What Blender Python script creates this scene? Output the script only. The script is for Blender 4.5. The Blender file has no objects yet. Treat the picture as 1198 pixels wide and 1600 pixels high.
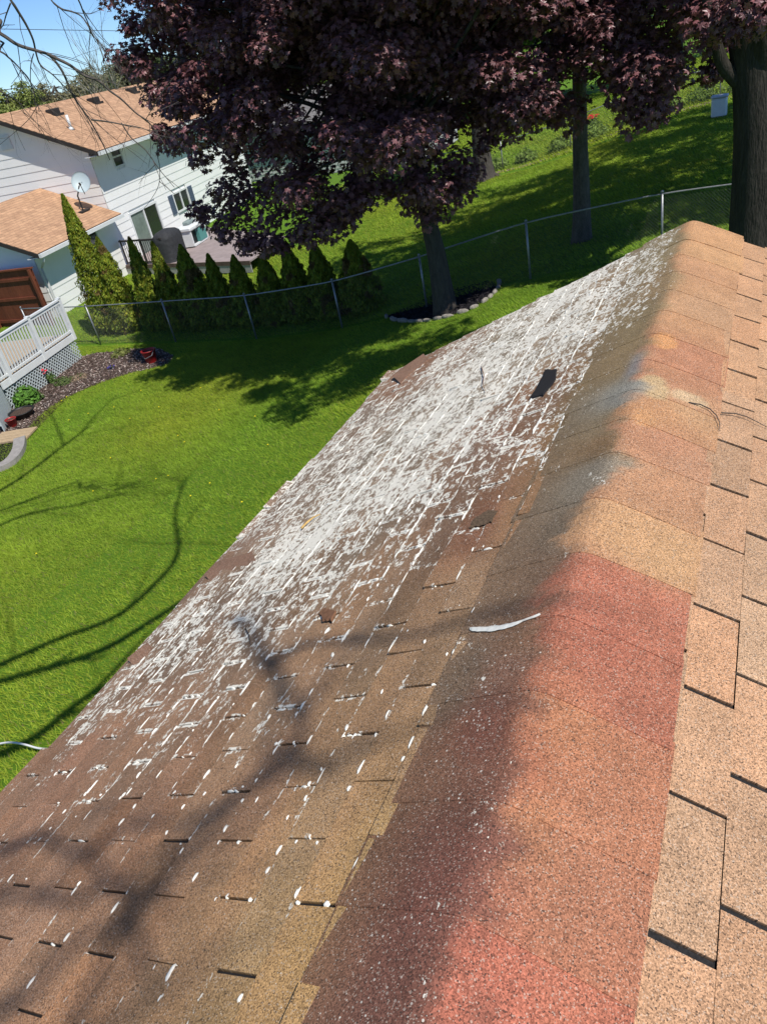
import bpy, math, random
import numpy as np
from mathutils import Vector, Matrix
rng = np.random.default_rng(7); random.seed(7)
SC = bpy.context.scene; COL = SC.collection
# ---------------------------------------------------------------- camera
F = 1182.38
M = np.array([[0.90217075, 0.39033928, 0.18363872],
              [0.07089568, -0.554076, 0.82944174],
              [-0.42551349, 0.73527889, 0.52754453]])      # world (x, along ridge, down) -> camera (right, down, forward)
CZ = 5.0
cam = bpy.data.cameras.new('camera'); co = bpy.data.objects.new('camera', cam); COL.objects.link(co)
W3 = np.diag([1, 1, -1.0])
cx_, cy_, cz_ = W3 @ M[0], -(W3 @ M[1]), -(W3 @ M[2])
co.matrix_world = Matrix(((cx_[0], cy_[0], cz_[0], 0), (cx_[1], cy_[1], cz_[1], 0), (cx_[2], cy_[2], cz_[2], CZ), (0, 0, 0, 1)))
cam.sensor_fit = 'VERTICAL'; cam.sensor_height = 36; cam.lens = F / 1600 * 36
cam.clip_start = 0.05; cam.clip_end = 3000
SC.camera = co
# ---------------------------------------------------------------- light
EL, AZ = math.radians(57), math.radians(-22)
S = np.array([math.cos(EL) * math.cos(AZ), math.cos(EL) * math.sin(AZ), math.sin(EL)])
w = bpy.data.worlds.new('World'); SC.world = w; w.use_nodes = True
nt = w.node_tree; bg = nt.nodes['Background']; sky = nt.nodes.new('ShaderNodeTexSky')
sky.sky_type = 'NISHITA'; sky.sun_disc = False; sky.sun_elevation = EL; sky.sun_rotation = math.atan2(S[0], S[1])
sky.air_density = 1.0; sky.dust_density = 0.0; sky.ozone_density = 3.0; sky.altitude = 2500
tnt = nt.nodes.new('ShaderNodeVectorMath'); tnt.operation = 'MULTIPLY'; tnt.inputs[1].default_value = (.76, .94, 1.16); nt.links.new(sky.outputs[0], tnt.inputs[0]); nt.links.new(tnt.outputs[0], bg.inputs[0]); bg.inputs[1].default_value = 0.095
sl = bpy.data.lights.new('sun', 'SUN'); sl.energy = 4.3; sl.angle = math.radians(0.53); sl.color = (1, 0.955, 0.88)
so = bpy.data.objects.new('sun', sl); COL.objects.link(so)
so.rotation_euler = Vector((-S[0], -S[1], -S[2])).to_track_quat('-Z', 'Y').to_euler()
SC.view_settings.view_transform = 'Standard'; SC.view_settings.look = 'None'
SC.view_settings.exposure = 0.25; SC.view_settings.gamma = 1.0
SC.cycles.max_bounces = 6; SC.cycles.transparent_max_bounces = 8

# ---------------------------------------------------------------- survey helpers
HX = [-600, -60, -26, -18, -12.2, -9.5, -7.1, -4.55, -1.8, 3, 12, 60, 600]
HZ = [-1.2, -1.2, -1.2, -1.35, -1.33, -1.12, -.68, -.12, .18, .3, .3, .3, .3]
_fx = np.linspace(-60, 60, 2401); _fz = np.interp(_fx, HX, HZ)
_k = np.exp(-np.linspace(-2.5, 2.5, 61) ** 2); _k /= _k.sum(); _fz = np.convolve(np.pad(_fz, 30, mode='edge'), _k, 'valid')
def zg(x, y=0): return np.interp(x, _fx, _fz)
def ray(px, py):
    r = M.T @ np.array([px - 599.0, py - 800.0, F]); return np.array([r[0], r[1], -r[2]])
O = np.array([0, 0, CZ])
def at(px, py, Y): r = ray(px, py); return O + r * (Y / r[1])
def atz(px, py, z): r = ray(px, py); return O + r * ((z - CZ) / r[2])
def G(px, py, up=0.0):
    z = -0.5
    for _ in range(12): p = atz(px, py, z + up); z = float(zg(p[0]))
    return p
XR, HR, AR, AL = -.3895, 1.30549, .40277, .41305      # ridge x, drop below camera, slopes
ZR = CZ - HR
S0R, S0L, SW, YR = .31605, .29671, 2.36081, 5.035
D0R, DBR, D0L = .76646, .88335, .63576
T, LT = .127, .3048
def PL(s, d, h=0): return np.array([XR - s * math.cos(AL) - h * math.sin(AL), d, ZR - s * math.sin(AL) + h * math.cos(AL)])
def PR(s, d, h=0): return np.array([XR + s * math.cos(AR) + h * math.sin(AR), d, ZR - s * math.sin(AR) + h * math.cos(AR)])
def roofL(px, py):       # image point -> (s, d) on the left slope
    r = ray(px, py); n = np.array([-math.sin(AL), 0, math.cos(AL)]); P0 = np.array([XR, 0, ZR])
    P = O + r * (np.dot(P0 - O, n) / np.dot(r, n)); return ((XR - P[0]) / math.cos(AL), P[1])
def roofR(px, py):
    r = ray(px, py); n = np.array([math.sin(AR), 0, math.cos(AR)]); P0 = np.array([XR, 0, ZR])
    P = O + r * (np.dot(P0 - O, n) / np.dot(r, n)); return ((P[0] - XR) / math.cos(AR), P[1])
def lin(c):
    c = np.asarray(c, float) / 255.0; return np.where(c <= .04045, c / 12.92, ((c + .055) / 1.055) ** 2.4)

# ---------------------------------------------------------------- object helpers
def mesh_np(name, v, f, mat, parent=None, col=None, attrs=None, smooth=False, uv=None):
    """v (n,3); f (m,k) int array (k = 3 or 4) or list of such arrays"""
    v = np.asarray(v, np.float32); fs = f if isinstance(f, list) else [f]; fs = [np.asarray(q, np.int32) for q in fs if len(q)]
    me = bpy.data.meshes.new(name); me.vertices.add(len(v)); me.vertices.foreach_set('co', v.ravel())
    tot = np.concatenate([np.full(len(q), q.shape[1], np.int32) for q in fs]); idx = np.concatenate([q.ravel() for q in fs])
    me.loops.add(len(idx)); me.loops.foreach_set('vertex_index', idx)
    st = np.concatenate([[0], np.cumsum(tot)[:-1]]).astype(np.int32)
    me.polygons.add(len(tot)); me.polygons.foreach_set('loop_start', st); me.polygons.foreach_set('loop_total', tot)
    me.polygons.foreach_set('use_smooth', np.full(len(tot), bool(smooth)))
    me.update(calc_edges=True)
    if col is not None:
        c = np.ones((len(v), 4), np.float32); c[:, :3] = col
        a = me.color_attributes.new('Col', 'FLOAT_COLOR', 'POINT'); a.data.foreach_set('color', c.ravel())
    for k, val in (attrs or {}).items():
        a = me.attributes.new(k, 'FLOAT', 'POINT'); a.data.foreach_set('value', np.asarray(val, np.float32))
    if uv is not None:
        u = me.uv_layers.new(name='UVMap'); u.data.foreach_set('uv', np.asarray(uv, np.float32)[idx].ravel())
    for m in (mat if isinstance(mat, (list, tuple)) else [mat]): me.materials.append(m)
    o = bpy.data.objects.new(name, me); COL.objects.link(o)
    if parent: o.parent = parent; o.matrix_parent_inverse = Matrix.Translation(-Vector(parent.location)) if not parent.rotation_euler.z else parent.matrix_basis.inverted()
    return o
def tag(o, label, cat, group=None, kind=None):
    if kind: o['kind'] = kind
    if label: o['label'] = label
    if cat: o['category'] = cat
    if group: o['group'] = group
    return o
def empty(name, loc, label, cat, group=None):
    o = bpy.data.objects.new(name, None); o.empty_display_size = .2; COL.objects.link(o); o.location = tuple(float(q) for q in loc)
    return tag(o, label, cat, group)
def copy_tree(o):
    c = o.copy(); COL.objects.link(c)
    for ch in list(o.children):
        d = copy_tree(ch); d.parent = c; d.matrix_parent_inverse = ch.matrix_parent_inverse.copy()
    return c
class MB:
    """collects quads / tris"""
    def __init__(s): s.v = []; s.q = []; s.t = []; s.c = []
    def add(s, vs, qs=(), ts=(), col=None):
        b = len(s.v); s.v += [tuple(map(float, p)) for p in vs]
        s.q += [tuple(b + i for i in q) for q in qs]; s.t += [tuple(b + i for i in q) for q in ts]
        s.c += [col if col is not None else (1, 1, 1)] * len(vs)
    def box(s, lo, hi, fr=None, col=None):
        P = [(x, y, z) for z in (lo[2], hi[2]) for y in (lo[1], hi[1]) for x in (lo[0], hi[0])]
        if fr: P = [fr(*p) for p in P]
        s.add(P, [(0, 2, 3, 1), (4, 5, 7, 6), (0, 1, 5, 4), (2, 6, 7, 3), (0, 4, 6, 2), (1, 3, 7, 5)], col=col)
    def bevbox(s, lo, hi, b, fr=None):      # box with chamfered edges
        lo = np.array(lo, float); hi = np.array(hi, float); P = []; idx = {}
        for i in range(8):
            for a in range(3):
                q = [(hi if (i >> k) & 1 else lo)[k] for k in range(3)]
                for k in range(3):
                    if k != a: q[k] += -b if (i >> k) & 1 else b
                idx[(i, a)] = len(P); P.append(fr(*q) if fr else tuple(q))
        qs = []; ts = [tuple(idx[(i, a)] for a in range(3)) for i in range(8)]
        for a in range(3):
            u, v_ = [k for k in range(3) if k != a]
            for sd in (0, 1):
                i0 = sd << a; qs.append(tuple(idx[(i0 | c, a)] for c in (0, 1 << u, (1 << u) | (1 << v_), 1 << v_)))
        for a in range(3):
            u, v_ = [k for k in range(3) if k != a]
            for cu in (0, 1):
                for cv in (0, 1):
                    i = (cu << u) | (cv << v_); j = i | (1 << a)
                    qs.append((idx[(i, u)], idx[(j, u)], idx[(j, v_)], idx[(i, v_)]))
        s.add(P, qs, ts)
    def tube(s, pts, rad, n=6, col=None, cap=True):
        pts = np.asarray(pts, float); rad = np.broadcast_to(np.asarray(rad, float), (len(pts),))
        d = np.gradient(pts, axis=0); d /= np.linalg.norm(d, axis=1)[:, None] + 1e-12
        ref = np.array([0, 0, 1.0]) if abs(d[0][2]) < .9 else np.array([1.0, 0, 0])
        vs = []; u = np.cross(d[0], ref); u /= np.linalg.norm(u)
        for i in range(len(pts)):
            u = u - d[i] * np.dot(u, d[i]); u /= np.linalg.norm(u) + 1e-12; v_ = np.cross(d[i], u)
            for k in range(n):
                a = 2 * math.pi * k / n; vs.append(pts[i] + rad[i] * (math.cos(a) * u + math.sin(a) * v_))
        qs = [(i * n + k, i * n + (k + 1) % n, (i + 1) * n + (k + 1) % n, (i + 1) * n + k) for i in range(len(pts) - 1) for k in range(n)]
        ts = []
        if cap and n == 4: qs += [(3, 2, 1, 0), tuple((len(pts) - 1) * n + k for k in range(4))]
        elif cap:
            vs += [pts[0], pts[-1]]; a, b = len(vs) - 2, len(vs) - 1; L = (len(pts) - 1) * n
            ts = [(a, (k + 1) % n, k) for k in range(n)] + [(b, L + k, L + (k + 1) % n) for k in range(n)]
        s.add(vs, qs, ts, col=col)
    def build(s, name, mat, parent=None, smooth=False, usecol=False):
        f = []
        if s.q: f.append(np.array(s.q))
        if s.t: f.append(np.array(s.t))
        return mesh_np(name, np.array(s.v), f, mat, parent, smooth=smooth, col=np.array(s.c) if usecol else None)
def frame(o, X, Y, Z=(0, 0, 1)):
    o, X, Y, Z = map(lambda q: np.array(q, float), (o, X, Y, Z)); return lambda a, b, c: tuple(o + a * X + b * Y + c * Z)

# ---------------------------------------------------------------- materials
def mat(name, col=None, rough=.8, spec=.3, attr=False, noise=None, bump=None, metal=0, transl=0, coord='Object', contrast=None, stretch=None, alt=None):
    """noise=(scale, amount, detail) mottles the colour; bump=(scale, strength, dist); alt=(colour, scale, thr, soft) patches of a second colour"""
    m = bpy.data.materials.new(name); m.use_nodes = True; N = m.node_tree.nodes; Lk = m.node_tree.links
    P = N['Principled BSDF']; P.inputs['Roughness'].default_value = rough; P.inputs['Specular IOR Level'].default_value = spec; P.inputs['Metallic'].default_value = metal
    tc = N.new('ShaderNodeTexCoord'); vec = tc.outputs[coord]
    if stretch:
        mp = N.new('ShaderNodeMapping'); mp.inputs['Scale'].default_value = stretch; Lk.new(vec, mp.inputs[0]); vec = mp.outputs[0]
    if attr: a = N.new('ShaderNodeAttribute'); a.attribute_name = 'Col'; c = a.outputs['Color']
    else: r = N.new('ShaderNodeRGB'); r.outputs[0].default_value = (*col, 1); c = r.outputs[0]
    if alt:
        n = N.new('ShaderNodeTexNoise'); n.inputs['Scale'].default_value = alt[1]; n.inputs['Detail'].default_value = 4; Lk.new(vec, n.inputs['Vector'])
        mr = N.new('ShaderNodeMapRange'); mr.inputs[1].default_value = alt[2] - alt[3]; mr.inputs[2].default_value = alt[2] + alt[3]; Lk.new(n.outputs[0], mr.inputs[0])
        mx = N.new('ShaderNodeMix'); mx.data_type = 'RGBA'; Lk.new(mr.outputs[0], mx.inputs[0]); Lk.new(c, mx.inputs[6]); mx.inputs[7].default_value = (*alt[0], 1); c = mx.outputs[2]
    for nz in ([noise] if noise and not isinstance(noise, list) else (noise or [])):
        n = N.new('ShaderNodeTexNoise'); n.inputs['Scale'].default_value = nz[0]; n.inputs['Detail'].default_value = nz[2]; n.inputs['Roughness'].default_value = .65; Lk.new(vec, n.inputs['Vector'])
        mr = N.new('ShaderNodeMapRange'); mr.inputs[1].default_value = .25; mr.inputs[2].default_value = .75; mr.inputs[3].default_value = 1 - nz[1]; mr.inputs[4].default_value = 1 + nz[1]; Lk.new(n.outputs[0], mr.inputs[0])
        mx = N.new('ShaderNodeVectorMath'); mx.operation = 'SCALE'; Lk.new(c, mx.inputs[0]); Lk.new(mr.outputs[0], mx.inputs['Scale']); c = mx.outputs[0]
    Lk.new(c, P.inputs['Base Color'])
    if bump:
        n = N.new('ShaderNodeTexNoise'); n.inputs['Scale'].default_value = bump[0]; n.inputs['Detail'].default_value = 5; Lk.new(vec, n.inputs['Vector'])
        b = N.new('ShaderNodeBump'); b.inputs['Strength'].default_value = bump[1]; b.inputs['Distance'].default_value = bump[2]; Lk.new(n.outputs[0], b.inputs['Height']); Lk.new(b.outputs[0], P.inputs['Normal'])
    if transl:
        tr = N.new('ShaderNodeBsdfTranslucent'); mxs = N.new('ShaderNodeMixShader'); mxs.inputs[0].default_value = transl
        Lk.new(c, tr.inputs['Color']); Lk.new(P.outputs[0], mxs.inputs[1]); Lk.new(tr.outputs[0], mxs.inputs[2]); Lk.new(mxs.outputs[0], N['Material Output'].inputs[0])
    return m
class NG:
    def __init__(s, m): s.N = m.node_tree.nodes; s.L = m.node_tree.links
    def m(s, op, a, b=None, c=None, clamp=False):
        n = s.N.new('ShaderNodeMath'); n.operation = op; n.use_clamp = clamp
        for i, x in enumerate((a, b, c)):
            if x is None: continue
            if isinstance(x, (int, float)): n.inputs[i].default_value = x
            else: s.L.new(x, n.inputs[i])
        return n.outputs[0]
    def rng(s, x, a, b, c=0, d=1, smooth=False):
        n = s.N.new('ShaderNodeMapRange'); n.interpolation_type = 'SMOOTHSTEP' if smooth else 'LINEAR'; s.L.new(x, n.inputs[0])
        for i, q in enumerate((a, b, c, d)):
            if isinstance(q, (int, float)): n.inputs[i + 1].default_value = q
            else: s.L.new(q, n.inputs[i + 1])
        return n.outputs[0]
    def noise(s, vec, scale, det=2, rough=.5):
        n = s.N.new('ShaderNodeTexNoise'); n.inputs['Scale'].default_value = scale; n.inputs['Detail'].default_value = det; n.inputs['Roughness'].default_value = rough; s.L.new(vec, n.inputs['Vector']); return n.outputs[0]
    def vor(s, vec, scale, out='Distance'):
        n = s.N.new('ShaderNodeTexVoronoi'); n.inputs['Scale'].default_value = scale; s.L.new(vec, n.inputs['Vector']); return n.outputs[out]
    def mapv(s, vec, sc, loc=(0, 0, 0)):
        n = s.N.new('ShaderNodeMapping'); n.inputs['Scale'].default_value = sc; n.inputs['Location'].default_value = loc; s.L.new(vec, n.inputs[0]); return n.outputs[0]
    def attr(s, name, out='Fac'):
        n = s.N.new('ShaderNodeAttribute'); n.attribute_name = name; return n.outputs[out]
    def mix(s, f, a, b):
        n = s.N.new('ShaderNodeMix'); n.data_type = 'RGBA'
        for i, x in ((0, f), (6, a), (7, b)):
            if isinstance(x, tuple): n.inputs[i].default_value = (*x, 1)
            elif isinstance(x, (int, float)): n.inputs[i].default_value = x
            else: s.L.new(x, n.inputs[i])
        return n.outputs[2]
    def scale(s, c, f):
        n = s.N.new('ShaderNodeVectorMath'); n.operation = 'SCALE'; s.L.new(c, n.inputs[0]); s.L.new(f, n.inputs['Scale']); return n.outputs[0]

def shingle_mat():
    """granulated asphalt; 'white' = density of flaked white coating, 'speck' = density of white specks; UV in metres (d, s)"""
    m = bpy.data.materials.new('asphalt_granules'); m.use_nodes = True; g = NG(m); P = g.N['Principled BSDF']
    uvn = g.N.new('ShaderNodeUVMap'); uv = uvn.outputs[0]
    base = g.attr('Col', 'Color'); wh = g.attr('white'); sp = g.attr('speck')
    cell = g.N.new('ShaderNodeSeparateColor'); g.L.new(g.vor(uv, 390, 'Color'), cell.inputs[0])
    gran = g.rng(cell.outputs[0], 0, 1, .56, 1.44)
    gr2 = g.rng(g.noise(uv, 230, 3, .8), .3, .7, .72, 1.28)
    blot = g.rng(g.noise(uv, 7, 6, .6), .3, .7, .86, 1.14)
    f = g.m('MULTIPLY', g.m('MULTIPLY', gran, gr2), blot)
    c = g.scale(base, f)
    # a few very light and very dark granules
    c = g.mix(g.m('MULTIPLY', g.m('GREATER_THAN', cell.outputs[1], .94), .45), c, (.55, .47, .38))
    c = g.mix(g.m('MULTIPLY', g.m('LESS_THAN', cell.outputs[1], .07), .75), c, (.04, .03, .025))
    # algae / dirt blotches, follows the attribute only
    # white coating: along butt joints (s periodic) and as ragged flakes stretched along the courses
    sep = g.N.new('ShaderNodeSeparateXYZ'); g.L.new(uv, sep.inputs[0]); d, s = sep.outputs[0], sep.outputs[1]
    wob = g.m('MULTIPLY', g.m('SUBTRACT', g.noise(uv, 9, 2), .5), .035)
    fr = g.m('FRACT', g.m('DIVIDE', g.m('ADD', g.m('ADD', s, T * 50), wob), T))
    line = g.m('MULTIPLY', g.rng(fr, .02, .14, 1, 0), g.m('LESS_THAN', s, 5.0))
    n1 = g.noise(g.mapv(uv, (30, 52, 1)), 1, 6, .75)
    n2 = g.noise(g.mapv(uv, (110, 150, 1), (3, 7, 0)), 1, 5, .8)
    n3 = g.noise(g.mapv(uv, (2.2, 4.5, 1), (9, 2, 0)), 1, 3, .6)
    dist = g.N.new('ShaderNodeVectorMath'); dist.operation = 'MULTIPLY_ADD'; nc = g.N.new('ShaderNodeTexNoise'); nc.inputs['Scale'].default_value = 38; nc.inputs['Detail'].default_value = 4; g.L.new(uv, nc.inputs['Vector'])
    g.L.new(nc.outputs['Color'], dist.inputs[0]); dist.inputs[1].default_value = (.045, .022, 0); g.L.new(uv, dist.inputs[2])
    cl1 = g.N.new('ShaderNodeSeparateColor'); g.L.new(g.vor(g.mapv(dist.outputs[0], (30, 56, 1)), 1, 'Color'), cl1.inputs[0])
    cl2 = g.N.new('ShaderNodeSeparateColor'); g.L.new(g.vor(g.mapv(dist.outputs[0], (85, 120, 1), (5, 3, 0)), 1, 'Color'), cl2.inputs[0])
    nn = g.m('ADD', g.m('ADD', g.m('MULTIPLY', n1, .26), g.m('MULTIPLY', n2, .30)), g.m('ADD', g.m('MULTIPLY', n3, .20), g.m('ADD', g.m('MULTIPLY', cl1.outputs[0], .16), g.m('MULTIPLY', cl2.outputs[1], .13))))
    par = g.m('FLOORED_MODULO', g.m('FLOOR', g.m('DIVIDE', s, T)), 2.0)
    sf = g.m('FRACT', g.m('DIVIDE', g.m('SUBTRACT', g.m('ADD', d, g.m('ADD', LT * 30 - D0L + .012, g.m('MULTIPLY', wob, .5))), g.m('MULTIPLY', par, LT / 2)), LT))
    line = g.m('MAXIMUM', line, g.m('MULTIPLY', g.m('MULTIPLY', g.m('LESS_THAN', sf, .08), g.rng(wh, .05, .40, .45, 1)), g.m('LESS_THAN', s, 5.0)))
    nn = g.m('ADD', nn, g.m('MULTIPLY', line, .125))
    thr = g.rng(wh, 0, 1, .725, .470)
    mk = g.m('MULTIPLY', g.rng(g.m('SUBTRACT', nn, thr), 0, .018), g.m('GREATER_THAN', wh, .01))
    # specks
    sv = g.vor(uv, 105); s2 = g.N.new('ShaderNodeSeparateColor'); g.L.new(g.vor(uv, 105, 'Color'), s2.inputs[0])
    rr = g.m('MULTIPLY', g.m('SUBTRACT', s2.outputs[0], g.rng(sp, 0, 1, 1.0, .45)), .75)
    clus = g.rng(g.noise(uv, 14, 4, .7), .40, .62)
    mk2 = g.m('MULTIPLY', g.m('GREATER_THAN', rr, sv), g.m('MAXIMUM', clus, .25))
    mk = g.m('MAXIMUM', mk, mk2)
    wc = g.mix(g.noise(uv, 120, 3), (.70, .65, .54), (.84, .80, .70))
    c = g.mix(mk, c, wc)
    g.L.new(c, P.inputs['Base Color']); P.inputs['Roughness'].default_value = .88; P.inputs['Specular IOR Level'].default_value = .22
    b = g.N.new('ShaderNodeBump'); b.inputs['Strength'].default_value = .55; b.inputs['Distance'].default_value = .0016
    g.L.new(g.m('ADD', cell.outputs[2], g.m('MULTIPLY', mk, 1.5)), b.inputs['Height']); g.L.new(b.outputs[0], P.inputs['Normal'])
    return m
def ground_mat():
    m = bpy.data.materials.new('lawn_ground'); m.use_nodes = True; g = NG(m); P = g.N['Principled BSDF']
    tc = g.N.new('ShaderNodeTexCoord'); v = tc.outputs['Object']
    c = g.mix(g.rng(g.noise(v, .35, 5, .6), .3, .7), (.10, .20, .012), (.15, .27, .018))
    c = g.mix(g.rng(g.noise(g.mapv(v, (3, 9, 1)), 1, 6, .75), .35, .7), c, (.10, .20, .02))
    c = g.mix(g.m('MULTIPLY', g.rng(g.noise(v, 22, 5, .8), .45, .75), .7), c, (.02, .055, .006))
    g.L.new(c, P.inputs['Base Color']); P.inputs['Roughness'].default_value = .9; P.inputs['Specular IOR Level'].default_value = .1
    b = g.N.new('ShaderNodeBump'); b.inputs['Strength'].default_value = .8; b.inputs['Distance'].default_value = .03
    g.L.new(g.noise(v, 30, 5, .8), b.inputs['Height']); g.L.new(b.outputs[0], P.inputs['Normal'])
    return m
def far_roof_mat(name, c1, c2):
    m = bpy.data.materials.new(name); m.use_nodes = True; g = NG(m); P = g.N['Principled BSDF']
    uvn = g.N.new('ShaderNodeUVMap'); uv = uvn.outputs[0]
    br = g.N.new('ShaderNodeTexBrick'); g.L.new(uv, br.inputs[0]); br.offset = .5
    for k, val in (('Scale', 1), ('Mortar Size', .006), ('Brick Width', .3), ('Row Height', .14), ('Bias', .0)): br.inputs[k].default_value = val
    br.inputs['Color1'].default_value = (*c1, 1); br.inputs['Color2'].default_value = (*c2, 1); br.inputs['Mortar'].default_value = (c1[0] * .35, c1[1] * .33, c1[2] * .3, 1)
    c = g.scale(br.outputs[0], g.rng(g.noise(uv, 3, 5, .7), .3, .7, .8, 1.2)); c = g.scale(c, g.rng(g.noise(uv, 60, 3, .7), .3, .7, .8, 1.2))
    g.L.new(c, P.inputs['Base Color']); P.inputs['Roughness'].default_value = .9
    return m
SH = shingle_mat(); GR = ground_mat()
FELT = mat('black_felt', (.022, .021, .022), .9, .2, noise=(160, .5, 3))
WHITE_DRIP = mat('white_drip', (.80, .78, .70), .6, .3, noise=(90, .12, 3))
BARK = mat('bark_grey', (.075, .066, .058), .95, .1, noise=[(5, .35, 6), (22, .3, 5)], bump=(14, .9, .03), stretch=(3.5, 3.5, .7))
BARKD = mat('bark_dark', (.045, .04, .034), .95, .1, noise=[(4, .4, 6), (18, .35, 5)], bump=(10, 1, .05), stretch=(3.5, 3.5, .6))
BARKL = mat('bark_light', (.115, .10, .085), .95, .1, noise=[(3, .4, 6), (16, .35, 5)], bump=(14, .9, .03), stretch=(3, 3, .9))
TWIG = mat('twig_bark', (.10, .085, .075), .9, .15, noise=(6, .3, 3))
PLEAF = mat('purple_leaf', attr=True, rough=.42, spec=.6, transl=.2)
GLEAF = mat('green_leaf', attr=True, rough=.6, spec=.3, transl=.28)
GRASS = mat('grass_blade', attr=True, rough=.65, spec=.25, transl=.35)
METAL = mat('galvanised', (.30, .31, .32), .45, .5, metal=.6, noise=(20, .25, 3))
WIREM = mat('galvanised_wire', (.10, .105, .105), .6, .4, metal=.3)
WHITEW = mat('white_wall_paint', (.84, .84, .82), .6, .3, noise=(1.5, .04, 4))
WHITEV = mat('white_vinyl', (.70, .72, .72), .5, .35, noise=(6, .07, 4))
PAINTG = mat('blue_grey_paint', (.50, .56, .57), .6, .3, noise=(7, .12, 4))
GLASS = mat('window_glass', (.02, .025, .025), .08, .6)
CURT = mat('curtain_behind_glass', (.16, .20, .18), .25, .6, noise=(3, .3, 3))
DARKM = mat('dark_trim', (.035, .03, .028), .7, .3)
SHUT = mat('blue_shutter', (.09, .12, .17), .6, .3)
REDW = mat('red_stained_wood', (.155, .045, .022), .75, .25, noise=[(3, .3, 5), (30, .25, 4)], stretch=(1, 1, .25))
FROOF = far_roof_mat('tan_shingle', (.52, .31, .18), (.39, .225, .13))
GROOF = far_roof_mat('grey_shingle', (.20, .19, .18), (.15, .14, .135))
MULCH = mat('mulch', (.085, .06, .048), .95, .1, noise=[(25, .5, 5), (90, .5, 3)], bump=(40, 1, .04))
CHIP = mat('mulch_chip', attr=True, rough=.9, spec=.15)
STONE = mat('edging_stone', (.27, .245, .215), .9, .2, noise=(12, .35, 5), bump=(20, .6, .02))
CONC = mat('concrete', (.30, .28, .26), .9, .2, noise=(9, .25, 5), bump=(30, .4, .01))
DECKF = mat('patio_boards', (.30, .245, .235), .85, .2, noise=(4, .2, 4))
TANB = mat('tan_boards', (.42, .31, .19), .8, .2, noise=(9, .3, 5), stretch=(1, 6, 1))
FABRIC = mat('charcoal_cover', (.032, .033, .036), .75, .3, noise=(8, .3, 4), bump=(9, .8, .03))
REDP = mat('red_plastic', (.28, .014, .014), .4, .5)
BLACKP = mat('black_plastic', (.012, .012, .013), .5, .4)
TEAL = mat('teal_plastic', (.09, .27, .25), .5, .4)
DISH = mat('dish_grey', (.42, .50, .52), .45, .4)
YEL = mat('yellow_petal', (.75, .60, .02), .7, .2)
REDF = mat('red_petal', (.55, .02, .03), .7, .2)
CABLE = mat('white_cable', (.75, .75, .73), .5, .4)
BROWN = mat('dry_brown', (.20, .10, .055), .8, .2, noise=(60, .4, 3))
YSTICK = mat('yellow_stick', (.55, .36, .13), .8, .2, noise=(60, .3, 3))

# ---------------------------------------------------------------- ground
def sheet(name, poly, mt, dz, step=.35, kind='structure'):
    """ground-hugging sheet from a polygon (list of xy)"""
    P = np.array(poly, float)[:, :2]; c = P.mean(0); n = 10
    vs = []; qs = []; ts = []
    # resample border
    B = []
    for i in range(len(P)):
        a, b = P[i], P[(i + 1) % len(P)]; k = max(1, int(np.linalg.norm(b - a) / step))
        B += [a + (b - a) * t / k for t in range(k)]
    B = np.array(B); m_ = len(B)
    for r in range(1, n + 1): vs += [c + (b - c) * r / n for b in B]
    vs.append(c); V = np.array([(x, y, zg(x) + dz) for x, y in vs])
    for r in range(n - 1):
        for i in range(m_): qs.append((r * m_ + i, r * m_ + (i + 1) % m_, (r + 1) * m_ + (i + 1) % m_, (r + 1) * m_ + i))
    ts = [(len(V) - 1, i, (i + 1) % m_) for i in range(m_)]
    o = mesh_np(name, V, [np.array(qs), np.array(ts)], mt)
    if kind: o['kind'] = kind
    return o
gx = np.concatenate([[-900, -500, -250, -120, -70, -45], np.arange(-32, 14.1, .4), [20, 40, 80, 160, 400, 900]])
gy = np.concatenate([[-300, -80, -30], np.arange(-10, 48, 1.0), [55, 70, 100, 160, 300, 600, 1200]])
GX, GY = np.meshgrid(gx, gy); V = np.stack([GX.ravel(), GY.ravel(), zg(GX.ravel())], 1)
nx = len(gx); I = np.arange(len(gy) - 1)[:, None] * nx + np.arange(nx - 1)[None]
Q = np.stack([I, I + 1, I + nx + 1, I + nx], -1).reshape(-1, 4)
g_ = mesh_np('lawn_ground', V, Q, GR, smooth=True); g_['kind'] = 'structure'

# ---------------------------------------------------------------- our house
house = empty('house', (-.4, 1.2, 0.2), 'house in the foreground under the worn brown shingle roof streaked with flaking white', 'house')
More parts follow.
